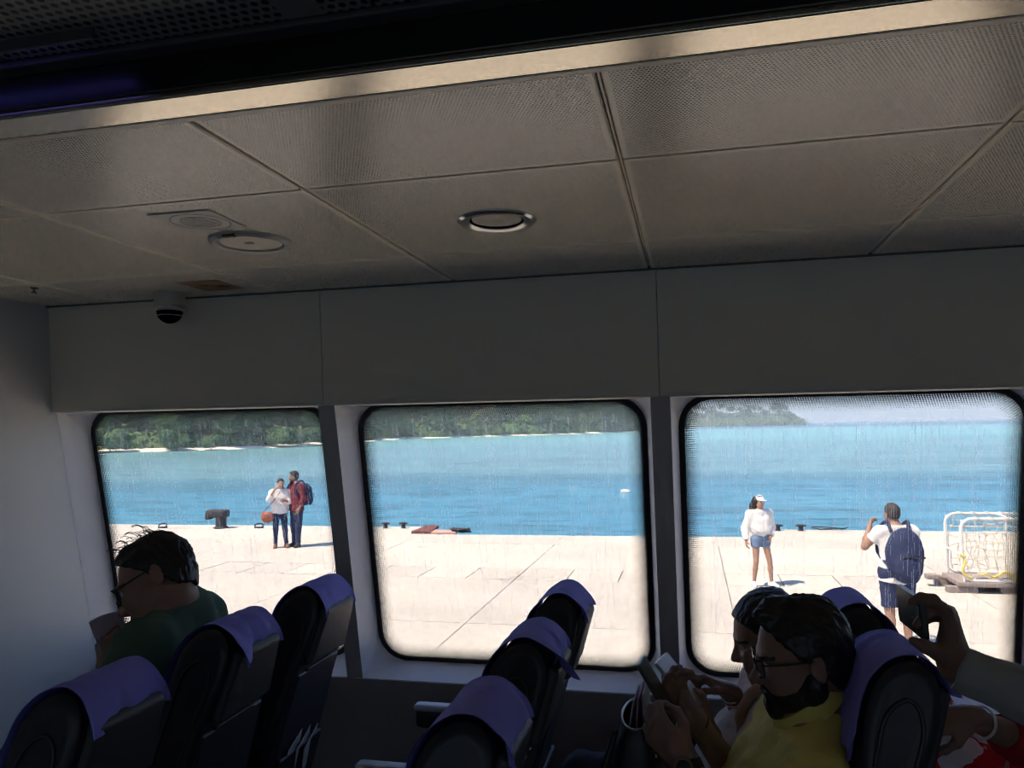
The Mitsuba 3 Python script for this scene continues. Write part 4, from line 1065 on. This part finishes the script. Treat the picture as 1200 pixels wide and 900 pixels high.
put(K + '__hair', wrinkle(hs.mesh(.009), .012, (30, 30, 14), 3), 'm_hair_soft', True); lab(K + '__hair', 'long dark loose hair')
CP = Sdf(); CP.ell(H.at(-.012, 0, .045), A([.112, .090, .098]) * H.s, H.R, .01); CP.cut(H.at(0, 0, .038), -H.u)
ck = put(K + '__cap', CP.mesh(.008), 'm_white_cloth', True); lab(ck, 'white baseball cap')
BR = Sdf(); BR.ell(H.at(.105, 0, .040), A([.080, .075, .010]) * H.s, H.R, .01); put(ck + '__brim', BR.mesh(.006), 'm_white_cloth', True)
JJ = {**J, 'hem': .42}
cloth(K, 'shirt', garment(JJ, ('torso', 'arms'), .022, {'l': .93, 'r': .97}, .9, loose=.022).neckline(J['neck'], (0, 0, 1)), 'm_white_cloth', text='loose white cropped shirt with long sleeves')
cloth(K, 'shorts', garment(J, ('legs',), .012, leg=.16, w=.92), 'm_denim', text='blue denim shorts'); shoes(K, J, 'm_white_shoe')

# the couple taking a picture of themselves
K = lab('person_006', 'woman in white blouse and jeans holding up a phone beside the checked shirt man', 'person')
J = stander(-9.62, 16.88, -55, 1.64, dict(head=(.04, .02, 1.62), el_r=(.10, -.27, 1.24), wr_r=(.22, -.16, 1.47), el_l=(.06, .23, 1.16), wr_l=(.20, .10, 1.20), kn_l=(.04, .12, .49), an_l=(.03, .16, .085), to_l=(.18, .18, .03), an_r=(-.05, -.10, .085), to_r=(.1, -.13, .03)))
H = figure(K, J, (.42, .26, .19), J['f'] + .1 * J['l'], .9, True, curl=(45, 50, 30))
put(K + '__hair', wrinkle(H.hair(.014, .072, -.10).mesh(.009), .010, (30, 30, 14), 5), 'm_hair_soft', True)
cloth(K, 'blouse', garment({**J, 'hem': -.25}, ('torso', 'arms'), .020, .72, .9, loose=.015).neckline(J['neck'], (0, 0, 1)), 'm_white_cloth', text='white blouse')
cloth(K, 'jeans', garment(J, ('legs',), .010, leg=.97, w=.92), 'm_denim_dark'); shoes(K, J, 'm_boot', .10)
k = num('phone'); lab(k, 'phone held up at face height by the woman in the white blouse on the jetty', 'phone')
m, _ = slab_at(J['W'](.25, -.11, 1.58), J['l'] * -1, (0, 0, 1), .072, .15, .012); put(k, m, 'm_phone_white', 30)
K2 = lab('shoulder_bag', 'reddish brown bag at the hip of the woman in the white blouse', 'bag')
b = Sdf(); c = J['W'](.02, -.31, .80); b.ell(c, (.16, .10, .15), None, .02); b.cut(c + A([0, 0, .11]), (0, 0, 1)); put(K2 + '__body', wrinkle(b.mesh(.01), .015, (9, 9, 9), 2), 'm_brown_bag', True)
put(K2 + '__strap', tube(spline([c + A([-.12, 0, .10]), J['W'](.12, -.20, 1.15), J['W'](.06, .05, 1.46), J['W'](-.06, .12, 1.44), J['W'](-.14, -.10, 1.2), c + A([.10, .02, .10])], 6), .012, 6), 'm_brown_bag', True)

K = lab('person_007', 'man in dark red checked shirt, jeans and backpack beside the woman in white', 'person')
J = stander(-9.27, 17.05, -118, 1.80, dict(head=(.05, -.06, 1.62), el_l=(-.02, .25, 1.13), wr_l=(.08, .22, .90), el_r=(.10, -.22, 1.18), wr_r=(.16, -.26, 1.30), an_l=(.03, .10, .085)))
H = figure(K, J, (.30, .18, .125), J['f'] - .25 * J['l'])
put(K + '__hair', wrinkle(H.hair(.022, .076, -.06).mesh(.009), .014, (40, 40, 20), 7), 'm_hair_soft', True)
BD = Sdf()
for yy in (-1, 1): BD.cone(H.at(.0, yy * .052, -.055), H.at(.06, yy * .019, -.099), .030, .024, .03)
put(K + '__beard', BD.mesh(.008), 'm_hair_soft', True)
cloth(K, 'shirt', garment({**J, 'hem': -.35}, ('torso', 'arms'), .018, .80, loose=.012).neckline(J['neck'], (0, 0, 1)), 'm_plaid', text='dark red checked shirt')
cloth(K, 'jeans', garment(J, ('legs',), .014, leg=.98), 'm_denim_dark'); shoes(K, J, 'm_shoe')
def backpack(key, text, J, size, bsdf, drop=0.0, off=0.0):
    K2 = lab(key, text, 'backpack'); W = J['W']; d, w, hgt = size
    b = Sdf(); b.ell(W(-.16 - d * .5, off, 1.20 - drop), A([d * .62, w * .5, hgt * .5]) * J['s'], A([J['f'], J['l'], [0, 0, 1]]), .03)
    b.cone(W(-.14 - d * .35, off, 1.05 - drop), W(-.14 - d * .35, off, 1.38 - drop), d * .48, d * .40, .06); b.ell(W(-.16 - d * .95, off, 1.08 - drop), A([d * .3, w * .36, hgt * .28]) * J['s'], A([J['f'], J['l'], [0, 0, 1]]), .03)
    k = put(K2 + '__body', wrinkle(b.mesh(.011), .016, (9, 9, 9), 3), bsdf, True)
    for sg in (-1, 1):
        put(K2 + '__strap', tube(spline([W(-.15, sg * .10 + off * .5, 1.43), W(-.06, sg * .12, 1.535), W(.09, sg * .13, 1.47), W(.155, sg * .15, 1.32), W(.07, sg * .19, 1.16), W(-.12, sg * .14 + off * .5, 1.04)], 6), .020, 8), bsdf, True)
    put(K2 + '__pocket_flap', tube(spline([W(-.16 - d * 1.17, -w * .3, 1.2 - drop), W(-.16 - d * 1.25, 0, 1.22 - drop), W(-.16 - d * 1.17, w * .3, 1.2 - drop)], 6), .010, 6), 'm_black', True)
backpack('backpack', 'dark backpack on the back of the man in the checked shirt', J, (.20, .34, .50), 'm_navy')

# the man with the big backpack, from behind
K = lab('person_008', 'man in a white t-shirt and navy shorts seen from behind, carrying a large backpack', 'person')
J = stander(2.36, 10.2, 100, 1.76, dict(head=(.04, .02, 1.62), el_l=(.10, .33, 1.22), wr_l=(.20, .22, 1.46), el_r=(.06, -.27, 1.16), wr_r=(.24, -.14, 1.20), an_r=(.03, -.11, .085)))
H = figure(K, J, (.36, .21, .15), J['f'] + .15 * J['l'], 1.04, curl=(50, 60, 35))
put(K + '__hair', wrinkle(H.hair(.008, .072, -.045).mesh(.008), .004, (60, 60, 40), 9), 'm_grey_hair', True)
cloth(K, 'shirt', garment({**J, 'hem': -.42}, ('torso', 'arms'), .020, .26, 1.04, loose=.014).neckline(J['neck'], (0, 0, 1)), 'm_white_cloth', text='white t-shirt')
cloth(K, 'shorts', garment(J, ('legs',), .026, leg=.46, w=1.04), 'm_navy', text='navy knee length shorts'); shoes(K, J, 'm_shoe')
backpack('backpack_001', 'large navy backpack with black straps on the man in the white t-shirt', J, (.25, .42, .64), 'm_navy', .03, .03)

# ------------------------------------------------------------------ things on the jetty
P('m_iron', (.05, .05, .06), 0.7, 0.3); P('m_rust', (.14, .065, .06), 0.9, 0.2); P('m_pink_plank', (.45, .28, .24), 0.9); P('m_white_paint', (.78, .77, .72), 0.45); P('m_rope', (.62, .57, .46), 0.9); P('m_yellow_rope', (.70, .58, .16), 0.8); P('m_wood_grey', (.26, .22, .20), 0.9)
def bollard(x, y, s, hook=1):
    post = lathe([(0, 0), (.20, 0), (.20, .03), (.15, .06), (.145, .40), (.16, .46), (0, .46)], 28)
    hd = rbox(-.42, .20, -.16, .16, .30, .52, .06); hd2 = rbox(-.44, -.32, -.15, .15, .24, .46, .05)
    m = cat([post, hd, hd2]) if hook else cat([lathe([(0, 0), (.19, 0), (.19, .04), (.15, .06), (.15, .30), (.24, .34), (.24, .42), (0, .43)], 24), rbox(-.34, .34, -.09, .09, .30, .40, .04)])
    m.apply_scale(s); m.apply_translation((x, y, JZ)); return m
k = put('bollard', bollard(-13.36, 20.15, 1.02), 'm_iron', 40); lab(k, 'large dark iron bollard with a hooked head on the jetty edge in the first window', 'bollard')
for i, (x, y, t) in enumerate(((-8.44, 20.55, 'small bollard at the jetty edge in the middle window, left of its neighbour'), (-7.93, 20.60, 'small bollard at the jetty edge in the middle window, nearer the notch'),
                               (2.08, 20.95, 'small bollard at the jetty edge right of the woman in the white cap'), (2.64, 20.98, 'small bollard at the jetty edge, second right of the woman in the white cap'))):
    k = put('bollard', bollard(x, y, .38, 0), 'm_iron', 40); lab(k, t, 'bollard')
for x, y, t in ((-15.2, 20.02, 'iron mooring ring at the far left of the jetty edge'), (-12.2, 20.25, 'iron mooring ring beside the feet of the couple, at the jetty edge')):
    th = np.arange(24) * 2 * np.pi / 24
    k = put('mooring_ring', cat([tube(np.stack([x + .13 * np.cos(th), y + .05 * np.sin(th), JZ + .07 + .06 * np.sin(th)], 1), .02, 8, True), rbox(x - .12, x + .12, y - .06, y + .06, JZ, JZ + .04, .01)]), 'm_iron', True); lab(k, t, 'mooring ring')
K = lab('boarding_plank', 'dark red wedge shaped plank at the corner of the notch in the jetty', 'plank')
m = trimesh.creation.extrude_polygon(Polygon([(-7.30, 19.55), (-6.75, 19.50), (-6.95, 20.80), (-7.32, 20.86)]), .06, engine='earcut'); m.apply_translation((0, 0, JZ + .001)); put(K, m, 'm_rust')
K = lab('boarding_plank_001', 'pale pink plank beside the dark red one at the notch in the jetty', 'plank')
m = trimesh.creation.extrude_polygon(Polygon([(-6.74, 19.48), (-6.05, 19.46), (-6.15, 19.95), (-6.80, 20.05)]), .05, engine='earcut'); m.apply_translation((0, 0, JZ + .001)); put(K, m, 'm_pink_plank')
def coil(cx, cy, r, n, seed, rr_=.02, z=JZ):
    g = np.random.default_rng(seed); t = np.linspace(0, 2 * np.pi * n, 16 * n); q = r * (1 + .25 * np.sin(t * .37 + seed))
    return tube(np.stack([cx + q * np.cos(t), cy + .4 * q * np.sin(t), z + rr_ + .10 * np.abs(np.sin(t * .8 + seed)) * r + .004 * t], 1), rr_, 6)
k = put('rope_coil', coil(-6.0, 19.75, .22, 3, 2, .028), 'm_iron', True); lab(k, 'dark heap of rope beside the pink plank', 'rope')
k = put('rope_coil', coil(3.35, 21.05, .36, 2, 4, .011), 'm_iron', True); lab(k, 'loose dark rope loops at the jetty edge in the third window', 'rope')
k = put('buoy', cat([trimesh.creation.icosphere(3, .22).apply_scale((1.5, 1, .7)).apply_translation((-4.15, 49.4, -2.55))]), 'm_white_paint', True); lab(k, 'small white buoy floating in the lagoon', 'buoy')

# luggage cart with net
K = lab('luggage_cart', 'white tubular luggage cart with rope net and yellow ropes on the jetty', 'cart')
def hoop(y):
    x0, x1, z0, z1, r = 4.13, 6.4, JZ + .20, JZ + 1.17, .17
    p = [(x1, z0)] + [(x0 + r - r * math.sin(a), z0 + r - r * math.cos(a)) for a in np.linspace(0, math.pi / 2, 7)] + [(x0 + r - r * math.cos(a), z1 - r + r * math.sin(a)) for a in np.linspace(0, math.pi / 2, 7)] + [(x1, z1)] + [(x1 + r * math.sin(a), z1 - r + r * math.cos(a)) for a in np.linspace(.2, math.pi / 2, 5)] + [(x1 + r * math.cos(a), z0 + r - r * math.sin(a)) for a in np.linspace(0, math.pi / 2, 6)]
    return tube([(x, y, z) for x, z in p], .024, 10, True)
for y in (13.72, 14.50): put(K + '__side_frame', hoop(y), 'm_white_paint', True)
for x, z in ((4.14, JZ + .6), (4.9, JZ + 1.17), (6.2, JZ + 1.17), (6.2, JZ + .2)): put(K + '__cross_tube', tube([(x, 13.72, z), (x, 14.50, z)], .018, 8), 'm_white_paint', True)
for y in (13.72, 14.50):
    for x in (4.15, 5.05, 5.95): put(K + '__upright', tube([(x, y, JZ + .12), (x, y, JZ + 1.15)], .016, 8), 'm_white_paint', True)
    put(K + '__rail', tube([(4.2, y, JZ + .95), (6.3, y, JZ + .96)], .012, 6), 'm_white_paint', True)
put(K + '__deck', rbox(4.05, 6.45, 13.68, 14.54, JZ + .10, JZ + .18, .02), 'm_wood_grey', 30)
for x in (4.12, 4.9, 6.2): put(K + '__skid', rbox(x - .22, x + .22, 13.72, 13.86, JZ, JZ + .10, .015), 'm_wood_grey', 30); put(K + '__skid', rbox(x - .22, x + .22, 14.36, 14.50, JZ, JZ + .10, .015), 'm_wood_grey', 30)
put(K + '__tow_bar', cat([tube([(4.2, 14.2, JZ + .13), (3.78, 14.25, JZ + .17)], .035, 8), rbox(3.72, 3.92, 14.16, 14.34, JZ + .12, JZ + .20, .02)]), 'm_wood_grey', True)
g = np.random.default_rng(12)
for y in (13.72, 14.50):
    ns = []
    for i in range(17):
        x = 4.22 + .13 * i; ns.append(tube(spline([(x + .04 * g.normal(), y + .02 * g.normal(), z) for z in np.linspace(JZ + .22, JZ + 1.15, 7)], 3), .006, 5))
    for j in range(7):
        z = JZ + .30 + .13 * j; ns.append(tube(spline([(x, y + .02 * g.normal(), z + .035 * g.normal()) for x in np.linspace(4.18, 6.4, 13)], 3), .006, 5))
    kk = put(K + '__net', cat(ns), 'm_rope', True); lab(kk, 'pale rope net', kind='stuff')
wr_ = []
for y in (13.72, 14.50):
    t = np.linspace(0, 1, 160); wr_.append(tube(np.stack([4.3 + 2.0 * t, y + .032 * np.cos(t * 60), JZ + 1.17 + .032 * np.sin(t * 60)], 1), .008, 5))
put(K + '__lashing', cat(wr_), 'm_rope', True)
for i in range(7):
    p0 = A([4.35 + .26 * i, 13.68 + .10 * g.random(), JZ + .26 + .05 * g.random()])
    put(K + '__yellow_rope', tube(spline([p0, p0 + A([.12, -.06, .10 * g.random()]), p0 + A([.25, .02, -.04]), p0 + A([.38, -.05, .08 * g.random()]), p0 + A([.55, .02, -.10 * g.random()])], 6), .017, 6), 'm_yellow_rope', True)
put(K + '__yellow_rope', tube(spline([(4.10, 13.70, JZ + .62), (4.16, 13.68, JZ + .58), (4.11, 13.75, JZ + .54), (4.17, 13.70, JZ + .50), (4.12, 13.69, JZ + .34), (4.25, 13.70, JZ + .24)], 6), .020, 6), 'm_yellow_rope', True)
P('m_blue_rope', (.10, .22, .55), .8)
put(K + '__blue_rope', tube(spline([(4.95, 13.70, JZ + 1.05), (5.15, 13.66, JZ + .98), (5.4, 13.64, JZ + .90), (5.8, 13.66, JZ + .88)], 6), .022, 6), 'm_blue_rope', True)

# ------------------------------------------------------------------ the far shores
def leaf_mat(name, a, b):
    def fn(p, n, uv): return mikit.mix(a, b, mikit.fbm(p.x * .9, p.y * .9, p.z * .9, 3))
    return P(name, mikit.proc(fn), 0.8, 0.2, two=True)
leaf_mat('m_leaf0', (.055, .115, .050), (.12, .20, .085)); leaf_mat('m_leaf1', (.075, .14, .055), (.16, .24, .10)); leaf_mat('m_leaf2', (.05, .10, .06), (.10, .165, .09)); leaf_mat('m_leaf3', (.14, .16, .085), (.22, .23, .13))
P('m_trunk', (.16, .13, .11), 0.9); tint('m_sand', (.70, .66, .56), (.78, .73, .62), .3, 0.95, 0.1); tint('m_shore_scrub', (.06, .10, .05), (.12, .16, .08), .4, 0.95, 0.1)
def crown(seed, wide, tall, blobs, clumps=900):
    g = np.random.default_rng(seed); ms, cen = [], []
    for i in range(blobs):
        m = trimesh.creation.icosphere(2, 1.0); v = A(m.vertices)
        d = .86 + .5 * vnoise(v + i * 5, 2.2, seed)
        a = g.uniform(0, 2 * np.pi); r = wide * .58 * math.sqrt(g.random()); z = tall * (.30 + .58 * g.random())
        sz = wide * g.uniform(.30, .50) * (1.15 - .4 * z / tall); c = A([r * math.cos(a), r * math.sin(a), z]); cen.append((c, sz))
        m.vertices = v * d[:, None] * A([sz, sz, sz * .75]) + c; ms.append(m)
    v = []; f = []
    for i in range(clumps):          # bent leaf sprays standing off the blobs
        c, sz = cen[g.integers(len(cen))]; d = unit(g.normal(0, 1, 3)); d[2] = abs(d[2]) * .9 + d[2] * .1
        p = c + d * A([sz, sz, sz * .75]) * g.uniform(.85, 1.16); t = unit(np.cross(d, g.normal(0, 1, 3))); b = unit(np.cross(d, t) + .5 * d * g.normal())
        L = g.uniform(.28, .62); o = len(v)
        v += [p - t * L, p + b * L * .7 + d * .12, p + t * L, p - b * L * .7 + d * .12]; f += [[o, o + 1, o + 2], [o, o + 2, o + 3]]
    ms.append(trimesh.Trimesh(v, f, process=False)); return cat(ms)
def trunk(seed, tall):
    g = np.random.default_rng(seed); b = g.normal(0, .05, 2) * tall
    return tube(spline([(0, 0, -.5), (b[0] * .3, b[1] * .3, tall * .3), (b[0], b[1], tall * .75)], 4), np.linspace(.028, .012, 9) * tall, 7)
def palm_crown(seed, tall):
    g = np.random.default_rng(seed); ms = []
    for i in range(16):
        a = 2 * np.pi * i / 16 + g.normal(0, .15); up = g.uniform(-.25, .8); L = tall * .26
        p = [A([math.cos(a) * L * t, math.sin(a) * L * t, L * (up * t - .95 * t * t)]) for t in np.linspace(0, 1, 6)]
        w = A([-math.sin(a), math.cos(a), 0]); v = []; f = []
        for j, q in enumerate(p):
            ww = L * .14 * math.sin(math.pi * (.12 + .86 * j / 5)); v += [q - w * ww - A([0, 0, ww * .7]), q, q + w * ww - A([0, 0, ww * .7])]
        for j in range(5):
            o = j * 3; f += [[o, o + 1, o + 4], [o, o + 4, o + 3], [o + 1, o + 2, o + 5], [o + 1, o + 5, o + 4]]
        m = trimesh.Trimesh(v, f, process=False); m.apply_translation((0, 0, tall)); ms.append(m)
    return cat(ms)
TREES = []
for i in range(4):
    TREES.append(('broad', mikit.ply(crown(20 + i, 4.6, 9.5, 8), ['m_leaf0', 'm_leaf1', 'm_leaf2', 'm_leaf3'][i]), mikit.ply(trunk(30 + i, 7.0), 'm_trunk', True)))
for i in range(2):
    TREES.append(('mangrove', mikit.ply(crown(40 + i, 4.0, 4.2, 6), ['m_leaf1', 'm_leaf0'][i]), mikit.ply(trunk(50 + i, 3.0), 'm_trunk', True)))
P('m_palm', (.09, .15, .07), .7, two=True)
for i in range(2):
    TREES.append(('palm', mikit.ply(palm_crown(60 + i, 12.0), 'm_palm'), mikit.ply(tube(spline([(0, 0, -.5), (.3 + .4 * i, .2, 6), (.1, 0, 12)], 5), np.linspace(.24, .13, 11), 7), 'm_trunk', True)))
TL = {'broad': ('broad leaved forest tree on the far shore', 'forest trees on the far shores'), 'mangrove': ('low mangrove tree at the water edge of the far shore', 'mangroves at the far water edge'), 'palm': ('coconut palm standing among the trees on the far shore', 'palms on the far shores')}
TN = {'broad': 'forest_tree', 'mangrove': 'mangrove_tree', 'palm': 'coconut_palm'}
def tree(i, x, y, z, s, rot):
    kind, cr, tr = TREES[i]; k = num(TN[kind]); lab(k, TL[kind][0], 'tree', TL[kind][1])
    tw = T().translate([float(x), float(y), float(z)]).rotate([0, 0, 1], float(rot)).scale(float(s))
    scene[k + '__crown'] = {**cr, 'to_world': tw}; scene[k + '__trunk'] = {**tr, 'to_world': tw}
WZ = -2.6
# shoreline of the near island (x, y) from left to right, then the cape far off on the right
SHORE = A([(-330, 150), (-220, 148), (-150, 152), (-118, 168), (-105, 196), (-118, 262), (-126, 330), (-95, 380), (-62, 440), (-32, 520), (-6, 700), (0, 950)], float)
def along(p, n):
    d = np.concatenate([[0], np.cumsum(np.linalg.norm(np.diff(p, axis=0), axis=1))]); t = np.linspace(0, d[-1], n); return np.stack([np.interp(t, d, p[:, 0]), np.interp(t, d, p[:, 1])], 1)
def land(path, depth, name, text, mat_sand, hill):
    q = along(path, 90); t = np.gradient(q, axis=0); t /= np.linalg.norm(t, axis=1, keepdims=True); nrm = np.stack([-t[:, 1], t[:, 0]], 1)
    v, f, offs = [], [], [(-3, -.5), (0, .15), (4, .6), (7.5, .9)]; v2, f2, offs2 = [], [], [(6, .8), (8, 1.9), (14, 2.4), (depth * .4, hill + 1.5), (depth, hill + 2)]
    for i in range(len(q)):
        for o, z in offs: v.append((*(q[i] + nrm[i] * o * (1 + .2 * math.sin(i * 1.3))), WZ + z))
        for o, z in offs2: v2.append((*(q[i] + nrm[i] * o * (1 + .2 * math.sin(i * 1.3))), WZ + z))
    n = len(offs)
    for i in range(len(q) - 1):
        for j in range(n - 1): a = i * n + j; f += [[a, a + 1, a + n + 1], [a, a + n + 1, a + n]]
    for i in range(len(q) - 1):
        for j in range(len(offs2) - 1): a = i * len(offs2) + j; f2 += [[a, a + 1, a + len(offs2) + 1], [a, a + len(offs2) + 1, a + len(offs2)]]
    m2 = trimesh.Trimesh(v2, f2, process=False)
    if m2.face_normals[:, 2].mean() < 0: m2.invert()
    put(name + '__ground', m2, 'm_shore_scrub')
    m = trimesh.Trimesh(v, f, process=False)
    if m.face_normals[:, 2].mean() < 0: m.invert()
    put(name, m, mat_sand); lab(name, text, None, None, 'structure'); return q, nrm
q, nr = land(SHORE, 90, 'wooded_shore', 'wooded shore across the lagoon with a strip of white sand', 'm_sand', 7.0)
g = np.random.default_rng(77)
for i in range(225):
    t = (i + g.random()) / 225; j = min(int(t * 89), 88); o = 7 + 55 * g.random() ** 1.5; p = q[j] + (q[j + 1] - q[j]) * g.random() + nr[j] * o
    far = np.hypot(*p) / 400; kind = g.choice([0, 0, 1, 2, 2, 3])
    tree(kind, p[0], p[1], WZ + .9 + o * .02, (1.0 + .45 * g.random()) * (1.0 + .75 * min(far, 1.5)), g.uniform(0, 360))
p_w = lambda a_: a_[1] < 230          # the near stretch grows down to the water
for i in range(160):
    t = ((i + g.random()) / 160) ** 1.3; j = min(int(t * 89), 88); p = q[j] + (q[j + 1] - q[j]) * g.random() + nr[j] * ((-2.2 + 3.2 * g.random()) if p_w(q[j]) else (3.0 + 4 * g.random()))
    if not p_w(q[j]) and i % 3: continue
    tree(4 + i % 2, p[0], p[1], WZ + .3, .80 + .5 * g.random() + .25 * (np.hypot(*p) > 350), g.uniform(0, 360))
for i in range(14):
    j = 20 + int(66 * g.random()); p = q[j] + nr[j] * (14 + 25 * g.random()); tree(6 + i % 2, p[0], p[1], WZ + 1, 1.0 + .35 * g.random(), g.uniform(0, 360))
CAPE = A([(-60, 1330), (10, 1310), (90, 1295), (150, 1300), (178, 1330)], float)
q, nr = land(CAPE, 60, 'wooded_cape', 'low wooded cape on the horizon with a thin beach', 'm_sand', 2.0)
for i in range(70):
    t = (i + .5 * g.random()) / 70; j = min(int(t * 89), 88); p = q[j] + nr[j] * (8 + 30 * g.random())
    tree(int(g.choice([0, 2, 2, 6, 7])), p[0], p[1], WZ + 1, (2.2 if i % 5 else 2.6) + .45 * g.random() - .5 * (t > .93), g.uniform(0, 360))
sc_, lv = [], []
for k_, (path, dep) in enumerate(((SHORE, 9), (CAPE, 9))):
    qq = along(path, 160); tt = np.gradient(qq, axis=0); tt /= np.linalg.norm(tt, axis=1, keepdims=True); nn = np.stack([-tt[:, 1], tt[:, 0]], 1)
    for i in range(160):
        for o in (10, 20, 34):
            m = trimesh.creation.icosphere(2, 1.0); vv = A(m.vertices); s_ = g.uniform(2.6, 4.2) * (1.0 + .5 * (np.hypot(*qq[i]) > 300) if k_ == 0 else 2.4) * (1 + o / 60)
            cc = A([*(qq[i] + nn[i] * (o + 4 * g.random()) + tt[i] * g.uniform(-2, 2)), WZ + 1.0]); m = trimesh.creation.icosphere(1, 1.0); vv = A(m.vertices)
            m.vertices = vv * A([s_ * 1.3, s_ * 1.3, s_ * .8]) + cc; sc_.append(m)
            dd = g.normal(0, 1, (70, 3)); dd[:, 2] = np.abs(dd[:, 2]); dd /= np.linalg.norm(dd, axis=1, keepdims=True)
            pp = cc + dd * A([s_ * 1.5, s_ * 1.5, s_]) * g.uniform(.8, 1.25, (70, 1)); t1 = np.cross(dd, g.normal(0, 1, (70, 3))); t1 /= np.linalg.norm(t1, axis=1, keepdims=True); t2 = np.cross(dd, t1) + dd * g.normal(0, .6, (70, 1))
            L_ = s_ * g.uniform(.10, .24, (70, 1)); lv.append(np.stack([pp - t1 * L_, pp + t2 * L_ * .8, pp + t1 * L_, pp - t2 * L_ * .8], 1).reshape(-1, 3))
lv = np.vstack(lv); o_ = np.arange(0, len(lv), 4)[:, None]
sc_.append(trimesh.Trimesh(lv, np.vstack([o_ + [0, 1, 2], o_ + [0, 2, 3]]), process=False))
k = put('shore_undergrowth', cat(sc_), 'm_leaf0'); lab(k, 'dense green undergrowth filling the far shore below the trees', 'undergrowth', None, 'stuff')

# sea haze over the lagoon
scene['haze'] = {'type': 'cube', 'to_world': T().translate([0, 2545, 37]).scale([4000, 2500, 42]), 'bsdf': {'type': 'null'},
                 'interior': {'type': 'homogeneous', 'albedo': {'type': 'rgb', 'value': [.93, .96, .98]}, 'sigma_t': .00045}}
lab('haze', 'thin bright haze over the lagoon', None, None, 'structure')
